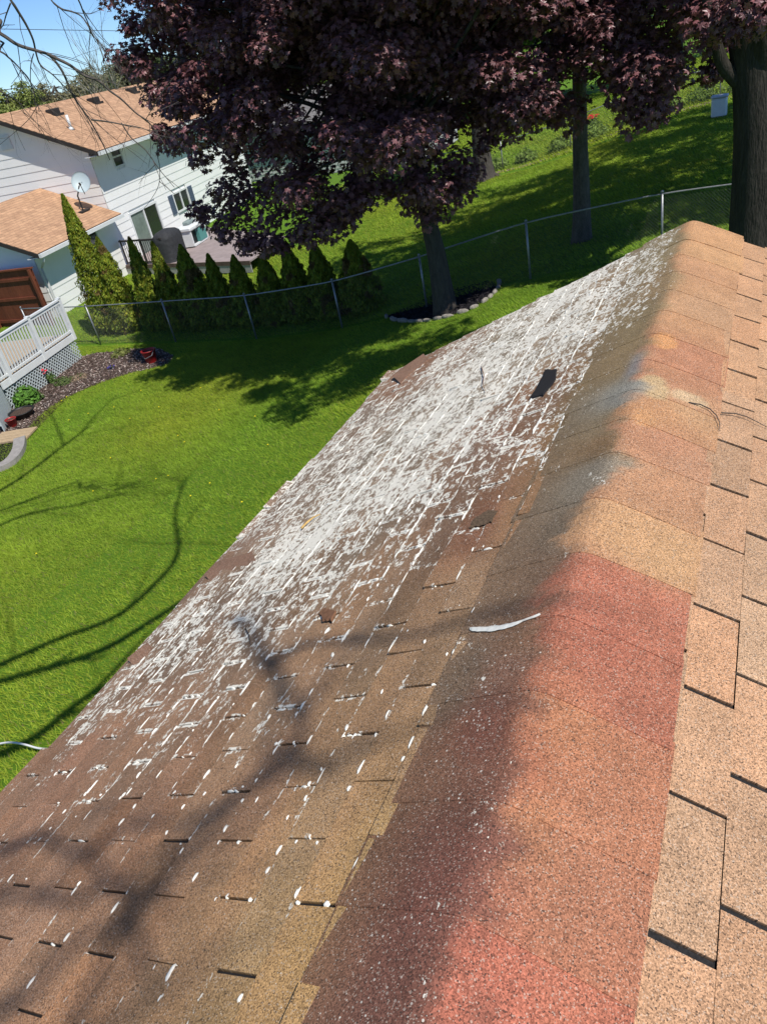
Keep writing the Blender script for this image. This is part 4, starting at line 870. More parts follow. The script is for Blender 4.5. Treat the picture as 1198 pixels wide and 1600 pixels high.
def pxR(px, py):                                # onto the front roof plane
    p0 = np.array(HF(0, -OV, e0 + .14)); u = np.array(HF(1, -OV, e0 + .14)) - p0; v_ = np.array(HF(0, -OV + 1, e0 + .14 + sl_)) - p0; n = np.cross(u, v_); r = ray(px, py); P = O + r * (np.dot(p0 - O, n) / np.dot(r, n)); q = P[:2] - Q0; return float(q @ A2), float(q @ B2)
for (px, py) in ((84, 177), (147, 159), (206, 143)):
    a_, b_ = pxR(px, py); b_ = min(max(b_, 1.2), HB - .5)
    mb = MB(); z_ = zr_(b_); mb.bevbox((a_ - .22, b_ - .2, z_ - .1), (a_ + .22, b_ + .2, z_ + .17), .03, HF); mb.box((a_ - .3, b_ - .28, z_ + .0 - .14), (a_ + .3, b_ + .28, z_ - .03), HF); mb.build('roof_vent', DARKM, hs)
a_, b_ = pxR(112, 202); b_ = max(b_, .2); z_ = zr_(b_); mb = MB(); mb.tube([HF(a_, b_, z_ - .05), HF(a_, b_, z_ + .5)], .055, 12); mb.tube([HF(a_, b_, z_ - .03), HF(a_, b_, z_ + .08)], [.12, .07], 12); mb.build('vent_pipe', WHITEV, hs, smooth=True)
# attached garage wing: ridge runs along a, in front of the gable wall
LG = 5.2; GE = GZ + 2.35; GP_ = GE + 1.15; GH = 2.6
gw = hs
lap_wall(lambda a, o_, z: HF(a - LG, -o_, z), LG, GZ, GE + .05, [(LG - 2.1, LG - 1.3, GE - .95, GE - .3)], .30, .016).build('wing_wall', WHITEW, gw)
lap_wall(lambda a, o_, z: HF(-LG - o_, a, z), 2 * GH, GZ, GP_, [], .30, .016, topline=(GH, GE, GP_)).build('wing_wall', WHITEW, gw)
mb = MB(); mb.box((-LG + .03, .03, GZ), (-.03, 2 * GH - .03, GE - .02), HF); mb.build('wing_wall', WHITEW, gw)
window(gw, lambda a, o_, z: HF(a - LG, -o_, z), LG - 2.05, LG - 1.35, GE - .9, GE - .35)
gs = (GP_ - GE) / GH; ge0 = GE - .5 * gs
roof_plane([HF(-LG - .35, -.5, ge0 + .12), HF(-.03, -.5, ge0 + .12), HF(-.03, GH, GP_ + .12), HF(-LG - .35, GH, GP_ + .12)], .09, FROOF, gw, 'wing_roof')
roof_plane([HF(-.03, 2 * GH + .5, ge0 + .12), HF(-LG - .35, 2 * GH + .5, ge0 + .12), HF(-LG - .35, GH, GP_ + .12), HF(-.03, GH, GP_ + .12)], .09, FROOF, gw, 'wing_roof')
mb = MB(); mb.box((-LG - .35, -.60, ge0 - .03), (.0 - .03, -.504, ge0 + .09), HF); mb.build('gutter', WHITEV, gw)
mb = MB(); mb.box((-LG - .33, -.5, ge0 - .04), (-.03, -.0, ge0 - .01), HF); mb.build('soffit', WHITEV, gw)
mb = MB()
V_ = [HF(-LG - .37, -.5, ge0 - .04), HF(-LG - .37, GH, GP_ - .04), HF(-LG - .37, GH, GP_ + .1), HF(-LG - .37, -.5, ge0 + .1), HF(-LG - .34, -.5, ge0 - .04), HF(-LG - .34, GH, GP_ - .04), HF(-LG - .34, GH, GP_ + .1), HF(-LG - .34, -.5, ge0 + .1)]
mb.add(V_, [(0, 1, 2, 3), (7, 6, 5, 4), (0, 4, 5, 1), (3, 2, 6, 7), (0, 3, 7, 4), (1, 5, 6, 2)]); mb.build('rake_trim', DARKM, gw)
mb = MB(); mb.tube([HF(-LG - .2, -.55, ge0 - .02), HF(-LG - .2, -.5, ge0 - .16), HF(-LG + .08, -.09, ge0 - .42), HF(-LG + .08, -.08, GZ + .1), HF(-LG + .08, -.3, GZ + .04)], .045, 4); mb.build('downspout', WHITEV, gw)
# satellite dish on the wing roof
da_, db_ = -.95, .45; dzz = ge0 + .12 + (db_ + .5) * gs
dish = empty('satellite_dish', HF(da_, db_, dzz), 'pale grey satellite dish on the lower tan roof beside the gable wall', 'satellite dish')
mb = MB(); mb.tube([HF(da_, db_, dzz - .02), HF(da_, db_, dzz + .55), HF(da_ + .25, db_ - .05, dzz + .85)], .028, 8); mb.build('mast', DARKM, dish)
mb = MB(); mb.box((da_ - .3, db_ - .12, dzz - .02), (da_ + .3, db_ + .12, dzz + .03), HF); mb.build('foot', DARKM, dish)
dc = np.array(HF(da_ + .35, db_ - .12, dzz + .92)); nd = np.array([.55, -.70, .45]); nd /= np.linalg.norm(nd); u_ = np.cross(nd, [0, 0, 1]); u_ /= np.linalg.norm(u_); v_ = np.cross(u_, nd)
mb = MB(); vs = []; qs = []
for rI, rr_ in enumerate(np.linspace(.04, 1, 7)):
    for k in range(28): a_ = 2 * math.pi * k / 28; vs.append(dc + (u_ * math.cos(a_) * .34 + v_ * math.sin(a_) * .39) * rr_ + nd * .10 * rr_ ** 2)
for rI in range(6):
    for k in range(28): qs.append((rI * 28 + k, rI * 28 + (k + 1) % 28, (rI + 1) * 28 + (k + 1) % 28, (rI + 1) * 28 + k))
b_ = len(vs); vs += [v2 - nd * .012 for v2 in vs]; qs += [tuple(b_ + i for i in q[::-1]) for q in qs[:]]; qs += [(6 * 28 + k, b_ + 6 * 28 + k, b_ + 6 * 28 + (k + 1) % 28, 6 * 28 + (k + 1) % 28) for k in range(28)]
mb.add(vs, qs, [(0, k, k + 1) for k in range(1, 27)]); mb.build('reflector', DISH, dish, smooth=True)
mb = MB(); f_ = dc + nd * .55 - v_ * .25; mb.tube([dc - v_ * .42, f_], .014, 6); mb.tube([f_ - nd * .06, f_ + nd * .06], .04, 8); mb.build('feed_arm', DARKM, dish)

# patio deck, railing, grill, bin
PT = GZ + .36
pt = empty('patio_deck', HF(2, -3, GZ), 'low pinkish grey patio deck spreading out from the sliding door of the two-storey house', 'deck')
PAT = [(-.25, -.06), (-2.35, -6.35), (.8, -6.6), (6.0, -.06)]
def prism(poly, z0, z1, name, mt, parent, grow=0):
    n = len(poly); mb = MB(); mb.add([HF(a, b, z0) for a, b in poly] + [HF(a, b, z1) for a, b in poly], [(i, (i + 1) % n, n + (i + 1) % n, n + i) for i in range(n)] + [tuple(range(n, 2 * n)), tuple(range(n - 1, -1, -1))]); return mb.build(name, mt, parent)
prism(PAT, PT - .05, PT, 'floor_boards', DECKF, pt)
dN = np.array(PAT[1]) - np.array(PAT[0]); LN = np.linalg.norm(dN); dN /= LN; nN = np.array([dN[1], -dN[0]]); nN = nN if nN[0] < 0 else -nN
def fN(u, o_, z): p = np.array(PAT[0]) + dN * u + nN * o_; return HF(p[0], p[1], z)
mb = MB(); mb.box((0, .002, GZ - .05), (LN, .03, PT - .14), fN); mb.build('skirt', mat('patio_skirt', (.40, .38, .37), .8, .2, noise=(3, .15, 3)), pt)
mb = MB(); mb.box((0, .002, PT - .138), (LN, .045, PT + .004), fN); mb.build('edge_beam', mat('weathered_beam', (.13, .09, .075), .8, .2, noise=(5, .3, 4)), pt)
mb = MB()
for u in np.linspace(.1, 2.3, 20): mb.tube([fN(u, -.06, PT + .08), fN(u, -.06, PT + .90)], .015, 4)
for u in (.06, 1.2, 2.34): mb.tube([fN(u, -.06, PT), fN(u, -.06, PT + .96)], .04, 4)
mb.box((.0, -.10, PT + .88), (2.4, -.02, PT + .94), fN); mb.box((.05, -.08, PT + .06), (2.35, -.04, PT + .10), fN)
mb.build('railing', DARKM, pt)
def coverbox(name, c, sz, mt, label, cat, yaw=0, top=.72):
    t_ = MB(); n = 16; rings = []
    prof = [(0, 1.06), (.1, 1.02), (.5, .98), (.74, .97), (.86, .9), (.95, .68), (1.0, .3)]
    for z_, k_ in prof:
        rings.append([])
        for i in range(n):
            a_ = 2 * math.pi * i / n; ca, sa = math.cos(a_), math.sin(a_); p_ = 4; q_ = (abs(ca) ** p_ + abs(sa) ** p_) ** (-1 / p_)
            wv = 1 + .05 * math.sin(5 * a_ + z_ * 4) * (1 - z_)
            rings[-1].append((c[0] + (ca * math.cos(yaw) * sz[0] - sa * math.sin(yaw) * sz[1]) * q_ * k_ * wv, c[1] + (ca * math.sin(yaw) * sz[0] + sa * math.cos(yaw) * sz[1]) * q_ * k_ * wv, c[2] + z_ * sz[2]))
    vs = [p for r_ in rings for p in r_] + [(c[0], c[1], c[2] + sz[2] * 1.01)]
    t_.add(vs, [(r_ * n + i, r_ * n + (i + 1) % n, (r_ + 1) * n + (i + 1) % n, (r_ + 1) * n + i) for r_ in range(len(prof) - 1) for i in range(n)], [(len(vs) - 1, (len(prof) - 1) * n + i, (len(prof) - 1) * n + (i + 1) % n) for i in range(n)])
    return tag(t_.build(name, mt, smooth=True), label, cat)
gp_ = atz(272, 404, PT)
coverbox('covered_grill', (gp_[0], gp_[1], PT), (.42, .68, 1.12), FABRIC, 'barbecue grill under a charcoal fabric cover on the patio', 'grill', TH - math.pi / 2)
cp = atz(305, 381, PT); fb_ = frame((cp[0], cp[1], PT), (*A2, 0), (*B2, 0))
t = empty('storage_bench', cp, 'white storage bench with a dark opening and teal panel beside the grill', 'bench')
mb = MB(); mb.bevbox((-.75, -.38, .62), (.75, .38, .80), .05, fb_); mb.build('lid', WHITEV, t)
mb = MB(); mb.box((-.70, -.33, .05), (-.62, .33, .618), fb_); mb.box((.62, -.33, .05), (.70, .33, .618), fb_); mb.box((-.62, .25, .05), (.62, .33, .618), fb_); mb.box((-.62, -.33, .02), (.62, .25, .08), fb_); mb.build('frame', WHITEV, t)
mb = MB(); mb.box((-.62, -.2, .082), (-.05, .24, .6), fb_); mb.build('dark_compartment', BLACKP, t)
mb = MB(); mb.box((-.03, -.34, .09), (.618, -.1, .60), fb_); mb.build('teal_panel', TEAL, t)
mb = MB(); mb.bevbox((-.3, -.14, .805), (.3, .14, .95), .04, fb_); tag(mb.build('seat_cushion', mat('grey_green', (.22, .27, .26), .7, .3)), 'small grey-green cushion lying on the white storage bench', 'cushion')

# neighbour house glimpsed through the maple
p1 = at(330, 300, 42.0); p2 = at(700, 230, 42.0)
nh = empty('far_house', (p1[0], 42, GZ), 'pale grey house glimpsed through gaps in the purple crown', 'house')
Lh = p2[0] - p1[0] - 1.5; frN = lambda a, o_, z: (p1[0] + a, 42 - o_, z)
lap_wall(frN, Lh, -1.3, 1.6, [(2, 3, -.1, 1.1), (6, 7.4, -.1, 1.1)], .2, .02).build('wall', mat('pale_grey_siding', (.50, .51, .50), .7, .3), nh)
mb = MB(); mb.box((.02, -6, -1.3), (Lh - .02, -.02, 1.55), frN); mb.build('wall', mat('pale_grey_siding_side', (.50, .51, .50), .7, .3), nh)
window(nh, frN, 2, 3, -.1, 1.1); window(nh, frN, 6, 7.4, -.1, 1.1, panes=2)
roof_plane([frN(-.4, .5, 1.5), frN(Lh + .4, .5, 1.5), frN(Lh + .4, -3, 3.1), frN(-.4, -3, 3.1)], .1, GROOF, nh)
roof_plane([frN(Lh + .4, -6.5, 1.5), frN(-.4, -6.5, 1.5), frN(-.4, -3, 3.1), frN(Lh + .4, -3, 3.1)], .1, GROOF, nh)

# ---------------------------------------------------------------- red fence panel, our deck, gate panel
def board_fence():
    a = at(84, 500, 18.2); a = np.array([a[0], 18.2]); Lf = 9; d = np.array([-1.0, -.06]); d /= np.linalg.norm(d); z0 = float(zg(a[0])); ztop = at(75, 415, 18.2)[2]
    t = empty('board_fence', (a[0], a[1], z0), 'reddish brown stained board fence between the garage and the white deck railing', 'fence')
    fr = lambda u, o_, z: (a[0] + d[0] * u + d[1] * o_, a[1] + d[1] * u - d[0] * o_, z)
    mb = MB(); u = 0; r = random.Random(8)
    while u < Lf: w_ = .138; mb.box((u, 0, z0 + .04), (u + w_, .02, ztop - .05 + r.uniform(-.004, .004)), fr, col=None); u += .142
    mb.build('boards', REDW, t)
    for z_ in (z0 + .25, (z0 + ztop) / 2, ztop - .35):
        mb = MB(); mb.box((0, -.045, z_ - .045), (Lf, -.002, z_ + .045), fr); mb.build('rail', REDW, t)
    mb = MB(); mb.box((-.02, -.06, ztop - .048), (Lf, .06, ztop), fr); mb.build('cap_rail', REDW, t)
    for u in np.arange(0, Lf, 2.4): mb = MB(); mb.box((u, -.14, z0 - .1), (u + .09, -.047, ztop - .05), fr); mb.build('post', REDW, t)
board_fence()
def own_deck():
    c = G(130, 560); c = np.array([c[0], c[1]]); zb = float(zg(c[0])); r = ray(105, 463); tt = np.linalg.norm(c) / np.linalg.norm(r[:2]); ztop = CZ + r[2] * tt
    e = atz(0, 522, ztop)[:2]; d = (e - c); print('deck corner', c, 'ztop', ztop - zb, 'dir', d)
    d = d / np.linalg.norm(d); n = np.array([-d[1], d[0]]);
    if n[0] > 0: n = -n       # towards the deck interior
    r2 = ray(119, 520); zf = CZ + r2[2] * (np.linalg.norm(c) / np.linalg.norm(r2[:2])); zf = max(zb + .5, zf)
    fr = lambda u, o_, z: (c[0] + d[0] * u + n[0] * o_, c[1] + d[1] * u + n[1] * o_, z); L = 3.4; Wd = 3.0
    t = empty('garden_deck', (c[0], c[1], zb), 'raised deck with white railing and white lattice skirt at the left edge', 'deck')
    mb = MB(); u = 0
    while u < L: mb.box((u, .03, zf - .04), (u + .135, Wd, zf), fr); u += .14
    mb.build('floor_boards', TANB, t)
    mb = MB(); mb.box((0, -.02, zf - .17), (L, .025, zf + .004), fr); mb.box((-.022, 0, zf - .17), (-.002, Wd, zf), fr); mb.build('rim_board', WHITEV, t)
    def rail(f2, LL):
        for lo, hi in (((0, -.045, ztop - .045), (LL, .045, ztop)), ((0, -.02, ztop - .13), (LL, .02, ztop - .06)), ((0, -.02, zf + .06), (LL, .02, zf + .12))): mb = MB(); mb.box(lo, hi, f2); mb.build('rail', WHITEV, t)
        mb = MB(); u = .11
        while u < LL: mb.box((u, -.016, zf + .12), (u + .034, .016, ztop - .13), f2); u += .115
        mb.build('balusters', WHITEV, t)
        for u in np.arange(0, LL, 1.5): mb = MB(); mb.box((u - .045, -.047, zf - .165), (u + .045, .047, ztop + .002), f2); mb.box((u - .055, -.057, ztop + .003), (u + .055, .057, ztop + .03), f2); mb.build('post', WHITEV, t)
    rail(fr, L)
    mb = MB(); H_ = zf - .18 - zb - .02; st = .125
    for sgn in (1, -1):
        n_ = int((L + H_) / st)
        for k in range(n_):
            u0 = k * st - H_; u1 = u0 + H_; z0, z1 = (zb + .02, zb + .02 + H_) if sgn > 0 else (zb + .02 + H_, zb + .02)
            if u0 < 0: z0 += (z1 - z0) * (-u0 / H_); u0 = 0
            if u1 > L: z1 = z0 + (z1 - z0) * ((L - u0) / (u1 - u0)); u1 = L
            if u1 - u0 < .02: continue
            o_ = .004 if sgn > 0 else .012; w_ = .022
            mb.add([fr(u0 - w_, o_, z0), fr(u0 + w_, o_, z0), fr(u1 + w_, o_, z1), fr(u1 - w_, o_, z1), fr(u0 - w_, o_ + .006, z0), fr(u0 + w_, o_ + .006, z0), fr(u1 + w_, o_ + .006, z1), fr(u1 - w_, o_ + .006, z1)], [(0, 1, 2, 3), (7, 6, 5, 4), (0, 4, 5, 1), (1, 5, 6, 2), (3, 2, 6, 7), (0, 3, 7, 4)])
    o = mb.build('lattice', PAINTG, t)
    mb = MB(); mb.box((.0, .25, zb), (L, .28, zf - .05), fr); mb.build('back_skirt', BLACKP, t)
    return c, d, n, zb, zf
DC = own_deck()
def gate_panel():
    a = G(25, 622)[:2]; b = G(10, 672)[:2]; d = (b - a) / np.linalg.norm(b - a); n = np.array([-d[1], d[0]]); n = n if n[0] < 0 else -n; z0 = float(zg(a[0])) - .02
    t = empty('garden_screen', (a[0], a[1], z0), 'pale blue-grey upright board screen at the left edge below the deck railing', 'screen')
    fr = lambda u, o_, z: (a[0] + d[0] * u + n[0] * o_, a[1] + d[1] * u + n[1] * o_, z); L = np.linalg.norm(b - a) + .15
    mb = MB(); u = 0
    while u < L - .02: mb.box((u, 0, z0), (min(u + .13, L), .02, z0 + 1.75), fr); u += .142
    mb.build('boards', PAINTG, t)
    for lo, hi in (((0, .021, z0 + .2), (L, .06, z0 + .29)), ((0, .021, z0 + 1.3), (L, .06, z0 + 1.39)), ((0, -.012, z0 + 1.752), (L, .05, z0 + 1.79))): mb = MB(); mb.box(lo, hi, fr); mb.build('rail', PAINTG, t)
gate_panel()

# ---------------------------------------------------------------- beds and small garden things
def gxy(pts): return [tuple(G(*p)[:2]) for p in pts]
BED = gxy([(273, 557), (262, 570), (235, 577), (200, 585), (168, 595), (135, 608), (105, 622), (80, 638), (62, 652), (48, 668), (40, 690), (20, 690), (-30, 700), (-40, 620), (20, 590), (70, 578), (128, 558), (150, 552), (185, 549), (215, 545), (250, 545)])
o = sheet('mulch_bed', BED, MULCH, .012)
MB2 = gxy([(604, 496), (622, 502), (650, 503), (680, 500), (705, 494), (735, 484), (762, 468), (778, 450), (770, 440), (745, 444), (715, 452), (690, 457), (660, 470), (630, 484)])
DM = mat('black_mulch', (.016, .015, .018), .95, .1, noise=[(25, .5, 5), (90, .5, 3)], bump=(40, 1, .04))
sheet('tree_bed', MB2, DM, .012)
def inside(P, poly):
    poly = np.array(poly); x, y = P[:, 0], P[:, 1]; r = np.zeros(len(P), bool); j = len(poly) - 1
    for i in range(len(poly)):
        c = ((poly[i, 1] > y) != (poly[j, 1] > y)) & (x < (poly[j, 0] - poly[i, 0]) * (y - poly[i, 1]) / (poly[j, 1] - poly[i, 1] + 1e-12) + poly[i, 0]); r ^= c; j = i
    return r
def chips(poly, n, cols, name, size=(.03, .08), label=None):
    P_ = np.array(poly); lo, hi = P_.min(0), P_.max(0); q = lo + rng.random((n, 2)) * (hi - lo); q = q[inside(q, poly)]
    pos = np.stack([q[:, 0], q[:, 1], zg(q[:, 0]) + .018 + rng.random(len(q)) * .02], 1); nr = rng.normal(size=(len(q), 3)) * .4 + [0, 0, 1]
    o = scatter(name, DIA, DIAF, pos, nr, rng.uniform(*size, len(q)), np.array(cols)[rng.integers(0, len(cols), len(q))] * rng.uniform(.7, 1.3, (len(q), 1)), CHIP); tag(o, label, 'mulch', kind='stuff')
chips(BED, 16000, [(.17, .125, .11), (.25, .20, .17), (.09, .065, .06), (.40, .34, .30), (.19, .13, .11)], 'mulch_chips', label='brown wood chips strewn over the flower bed beside the deck')
chips(MB2, 6000, [(.02, .018, .02), (.035, .03, .035), (.012, .012, .014)], 'mulch_chips', label='black wood chips under the purple maple')
# edging stones round the tree bed
r = random.Random(14); ep = [G(*p) for p in [(604, 496), (622, 502), (650, 503), (680, 500), (705, 494), (735, 484), (762, 468), (778, 450), (780, 440)]]; pts = poly_smooth(ep, 5)
lens = np.concatenate([[0], np.cumsum(np.linalg.norm(np.diff(pts, axis=0), axis=1))]); u = 0; ci = 0; stone_src = None
while u < lens[-1]:
    i = min(len(pts) - 2, int(np.searchsorted(lens, u))); c = pts[i]; d = pts[i + 1] - pts[i]
    if stone_src is None:
        mb = MB(); n = 8; vs = []
        for z_, k_ in ((-.03, .95), (.03, 1.05), (.085, .9), (.115, .5)):
            for k in range(n): a_ = 2 * math.pi * k / n; vs.append((.17 * k_ * math.cos(a_) * (1 + .1 * math.sin(3 * a_)), .09 * k_ * math.sin(a_) * (1 + .12 * math.cos(2 * a_)), z_))
        vs.append((0, 0, .12)); mb.add(vs, [(q * n + k, q * n + (k + 1) % n, (q + 1) * n + (k + 1) % n, (q + 1) * n + k) for q in range(3) for k in range(n)], [(3 * n + n, 3 * n + k, 3 * n + (k + 1) % n) for k in range(n)])
        o = mb.build('edging_stone', STONE, smooth=False); stone_src = o
    else: o = stone_src.copy(); COL.objects.link(o)
    o.location = (float(c[0]), float(c[1]), float(zg(c[0])) + .0); o.rotation_euler = (r.gauss(0, .06), r.gauss(0, .06), math.atan2(d[1], d[0]) + r.gauss(0, .15)); o.scale = (r.uniform(.6, .95), r.uniform(.55, .8), r.uniform(.45, .75))
    tag(o, 'rough grey-brown edging stone along the near rim of the mulch bed under the purple maple', 'stone', 'edging stones round the maple bed'); u += .29; ci += 1
# red bucket, pots, plants
def pot(name, px, py, rr_, h, mt, label, cat, soil=True, rim=True):
    c = G(px, py); t = empty(name, c, label, cat); z = c[2] - .01; mb = MB(); n = 18
    prof = [(0, .72), (h, 1.0), (h, 1.08), (h * 1.08, 1.08), (h * 1.08, .96), (h * .9, .92)]; vs = []
    for z_, k_ in prof:
        for k in range(n): a_ = 2 * math.pi * k / n; vs.append((c[0] + rr_ * k_ * math.cos(a_), c[1] + rr_ * k_ * math.sin(a_), z + z_))
    mb.add(vs, [(q * n + k, q * n + (k + 1) % n, (q + 1) * n + (k + 1) % n, (q + 1) * n + k) for q in range(5) for k in range(n)]); mb.build('body', mt, t, smooth=True)
    mb = MB(); vs = [(c[0] + rr_ * .92 * math.cos(2 * math.pi * k / n), c[1] + rr_ * .92 * math.sin(2 * math.pi * k / n), z + h * .9) for k in range(n)] + [(c[0], c[1], z + h * .93)]; mb.add(vs, [], [(n, k, (k + 1) % n) for k in range(n)]); mb.build('soil', MULCH, t)
    return t, c, z
t, c, z = pot('bucket', 238, 566, .19, .34, REDP, 'dark red bucket standing at the shaded end of the mulch bed', 'bucket')
mb = MB(); mb.tube([(c[0] - .2, c[1], z + .36), (c[0] - .18, c[1] - .1, z + .25), (c[0], c[1] - .2, z + .19), (c[0] + .18, c[1] - .1, z + .25), (c[0] + .2, c[1], z + .36)], .008, 5); mb.build('handle', METAL, t)
pot('flower_pot', 22, 666, .13, .2, REDP, 'small red flower pot beside the blue-grey board screen', 'pot'); pot('planter', 38, 652, .30, .18, BLACKP, 'low black planter bowl in the flower bed below the leafy plant', 'planter')
def plant(px, py, R, h, n, col, label, flower=None, name='leafy_plant', leaf=.1, Y=None):
    c = G(px, py) if Y is None else np.array([at(px, py, Y)[0], Y, 0]); c[2] = float(zg(c[0])); t = empty(name, c, label, 'plant'); a = rng.random(n) * 6.283; q = rng.random(n) ** .5
    pos = np.stack([c[0] + R * q * np.cos(a), c[1] + R * q * np.sin(a), c[2] + h * (.15 + .85 * rng.random(n)) * (1.05 - .55 * q)], 1); nr = np.stack([np.cos(a) * .6, np.sin(a) * .6, np.full(n, .7)], 1) + rng.normal(size=(n, 3)) * .35
    scatter('leaves', DIA, DIAF, pos, nr, rng.uniform(leaf * .7, leaf * 1.4, n), np.array([col]) * rng.uniform(.6, 1.35, (n, 1)), GLEAF, t)
    mb = MB()
    for k in range(9): a_ = k * .7; mb.tube([(c[0], c[1], c[2] - .02), (c[0] + R * .3 * math.cos(a_), c[1] + R * .3 * math.sin(a_), c[2] + h * .5), (c[0] + R * .7 * math.cos(a_), c[1] + R * .7 * math.sin(a_), c[2] + h * .75)], [.012, .008, .004], 4)
    mb.build('stems', mat('stem_green', (.06, .12, .02), .8, .2), t)
    if flower:
        k = flower[1]; a = rng.random(k) * 6.283; q = rng.random(k) ** .5 * R; pos = np.stack([c[0] + q * np.cos(a), c[1] + q * np.sin(a), c[2] + h * rng.uniform(.8, 1.1, k)], 1)
        scatter('blossoms', LEAF, LEAFF, pos, rng.normal(size=(k, 3)) * .3 + [0, -.3, 1], np.full(k, flower[2]), np.tile(flower[0], (k, 1)), CHIP, t)
    return t
plant(46, 630, .34, .55, 900, (.10, .23, .03), 'bushy bright green plant in the flower bed beside the lattice skirt', leaf=.11)
plant(84, 598, .13, .40, 120, (.10, .17, .04), 'small plant with a bright red bloom in front of the lattice', flower=((.60, .02, .04), 6, .10), name='flowering_plant', leaf=.07)
plant(100, 600, .25, .22, 260, (.12, .17, .05), 'low grey-green clump in the flower bed near the lattice corner', leaf=.07)
plant(122, 592, .28, .14, 220, (.30, .22, .15), 'dry pinkish ground plant on the bed edge below the deck corner', leaf=.07)
plant(60, 625, .2, .2, 200, (.09, .15, .04), 'small dark green plant right of the black planter bowl', leaf=.07)
plant(190, 555, .3, .22, 240, (.20, .22, .06), 'straw-coloured grassy clump on the far side of the bed left of the red bucket', leaf=.08)
plant(175, 577, .1, .1, 60, (.05, .04, .12), 'tiny violet plant near the lawn edge of the mulch bed', flower=((.06, .04, .3), 6, .06), name='flowering_plant', leaf=.05)
# step boards and well with curved concrete kerb
c = G(24, 684); mb = MB(); fr = frame((c[0], c[1], float(zg(c[0]))), (.93, .36, 0), (-.36, .93, 0))
t = empty('wooden_step', c, 'pale wooden step boards on the ground beside the red flower pot', 'step')
for k in range(4): mb = MB(); mb.box((-.45, -.32 + k * .16, .03), (.45, -.17 + k * .16, .07), fr); mb.build('board', TANB, t)
for q_ in (-.4, .3): mb = MB(); mb.box((q_, -.3, -.01), (q_ + .1, .3, .028), fr); mb.build('bearer', TANB, t)
kp = poly_smooth([G(34, 690), G(32, 706), G(22, 722), G(5, 733), G(-20, 740)], 5); mb = MB(); w_ = .13
side_ = []
for i in range(len(kp)): d = kp[min(i + 1, len(kp) - 1)] - kp[max(i - 1, 0)]; d[2] = 0; d /= np.linalg.norm(d); nn_ = np.array([-d[1], d[0], 0]); side_.append((kp[i] - nn_ * w_, kp[i] + nn_ * w_))
vs = []
for a_, b_ in side_:
    z_ = float(zg(a_[0])); vs += [(a_[0], a_[1], z_ - .05), (a_[0], a_[1], z_ + .12), (b_[0], b_[1], z_ + .12), (b_[0], b_[1], z_ - .05)]
m_ = len(side_); mb.add(vs, [(i * 4 + k, i * 4 + (k + 1) % 4, (i + 1) * 4 + (k + 1) % 4, (i + 1) * 4 + k) for i in range(m_ - 1) for k in range(4)] + [(0, 1, 2, 3), tuple((m_ - 1) * 4 + k for k in (3, 2, 1, 0))])
tag(mb.build('concrete_kerb', CONC), 'curved grey concrete kerb round a dark bed at the far left of the lawn', 'kerb')
sheet('kerbed_bed', gxy([(30, 692), (27, 706), (18, 719), (2, 728), (-25, 735), (-40, 700), (0, 690)]), DM, .016)
# white cable on the lawn
cb = [G(-10, 1164, .05), G(15, 1160, .08), G(38, 1163, .1), G(60, 1169, .08), G(80, 1170, .1), G(100, 1164, .12), G(125, 1150, .1)]; mb = MB(); mb.tube(poly_smooth(cb, 5), .011, 8); tag(mb.build('cable', CABLE, smooth=True), 'thin white cable lying on the grass just below the eave at the lower left', 'cable')
# dandelions
src = None; r = random.Random(77)
DL = [(222, 614), (106, 624), (98, 630), (280, 685), (290, 695), (148, 772), (246, 753), (265, 748), (110, 660), (180, 640), (344, 645), (315, 610), (205, 658), (420, 700), (380, 790), (60, 870), (330, 760), (175, 720), (250, 640), (140, 650), (300, 780), (400, 655)]
for px, py in DL:
    c = G(px, py)
    if src is None:
        t0 = empty('dandelion', c, '', 'flower', 'dandelions in the sunny lawn'); t = t0; mb = MB(); n = 10
        vs = [(.016 * math.cos(2 * math.pi * k / n), .016 * math.sin(2 * math.pi * k / n), .07) for k in range(n)] + [(0, 0, .085), (0, 0, .062)]; mb.add(vs, [], [(n, k, (k + 1) % n) for k in range(n)] + [(n + 1, (k + 1) % n, k) for k in range(n)])
        o = mb.build('blossom', YEL); o.parent = t; mb = MB(); mb.tube([(0, 0, -.02), (0, 0, .065)], .003, 4); o = mb.build('stalk', GRASS); o.parent = t
        src = t
    else: t = copy_tree(src); t.location = tuple(c)
    t['label'] = 'tiny yellow dandelion blossom in the sunny lawn left of the roof'
# white bin and garden row beyond
c = at(1123, 168, 33.0); c[2] = float(zg(c[0])); mb = MB(); t = empty('garden_bin', c, 'white plastic garden bin at the far end of the lawn beside the dark trunk', 'bin')
fr = frame(c, (1, 0, 0), (0, 1, 0)); mb.bevbox((-.26, -.25, 0), (.26, .25, .62), .05, fr); mb.build('body', WHITEV, t); mb = MB(); mb.bevbox((-.29, -.28, .622), (.29, .28, .70), .035, fr); mb.build('lid', mat('bin_lid', (.45, .46, .47), .5, .3), t)
fd = (fb - fa) / fl; fn = np.array([-fd[1], fd[0]])
i = 0
GL = ['leafy yellow-green garden plant', 'rounded green garden plant', 'spreading pale green garden plant']
WHERE = ['behind the far fence next to the old flared trunk', 'behind the far fence, left of the slender grey trunk', 'behind the far fence, straight beyond the slender grey trunk', 'behind the far fence, just right of the slender grey trunk', 'behind the far fence under the hanging purple leaves', 'behind the far fence midway to the white bin', 'behind the far fence, second before the white bin', 'behind the far fence, nearest the white bin']
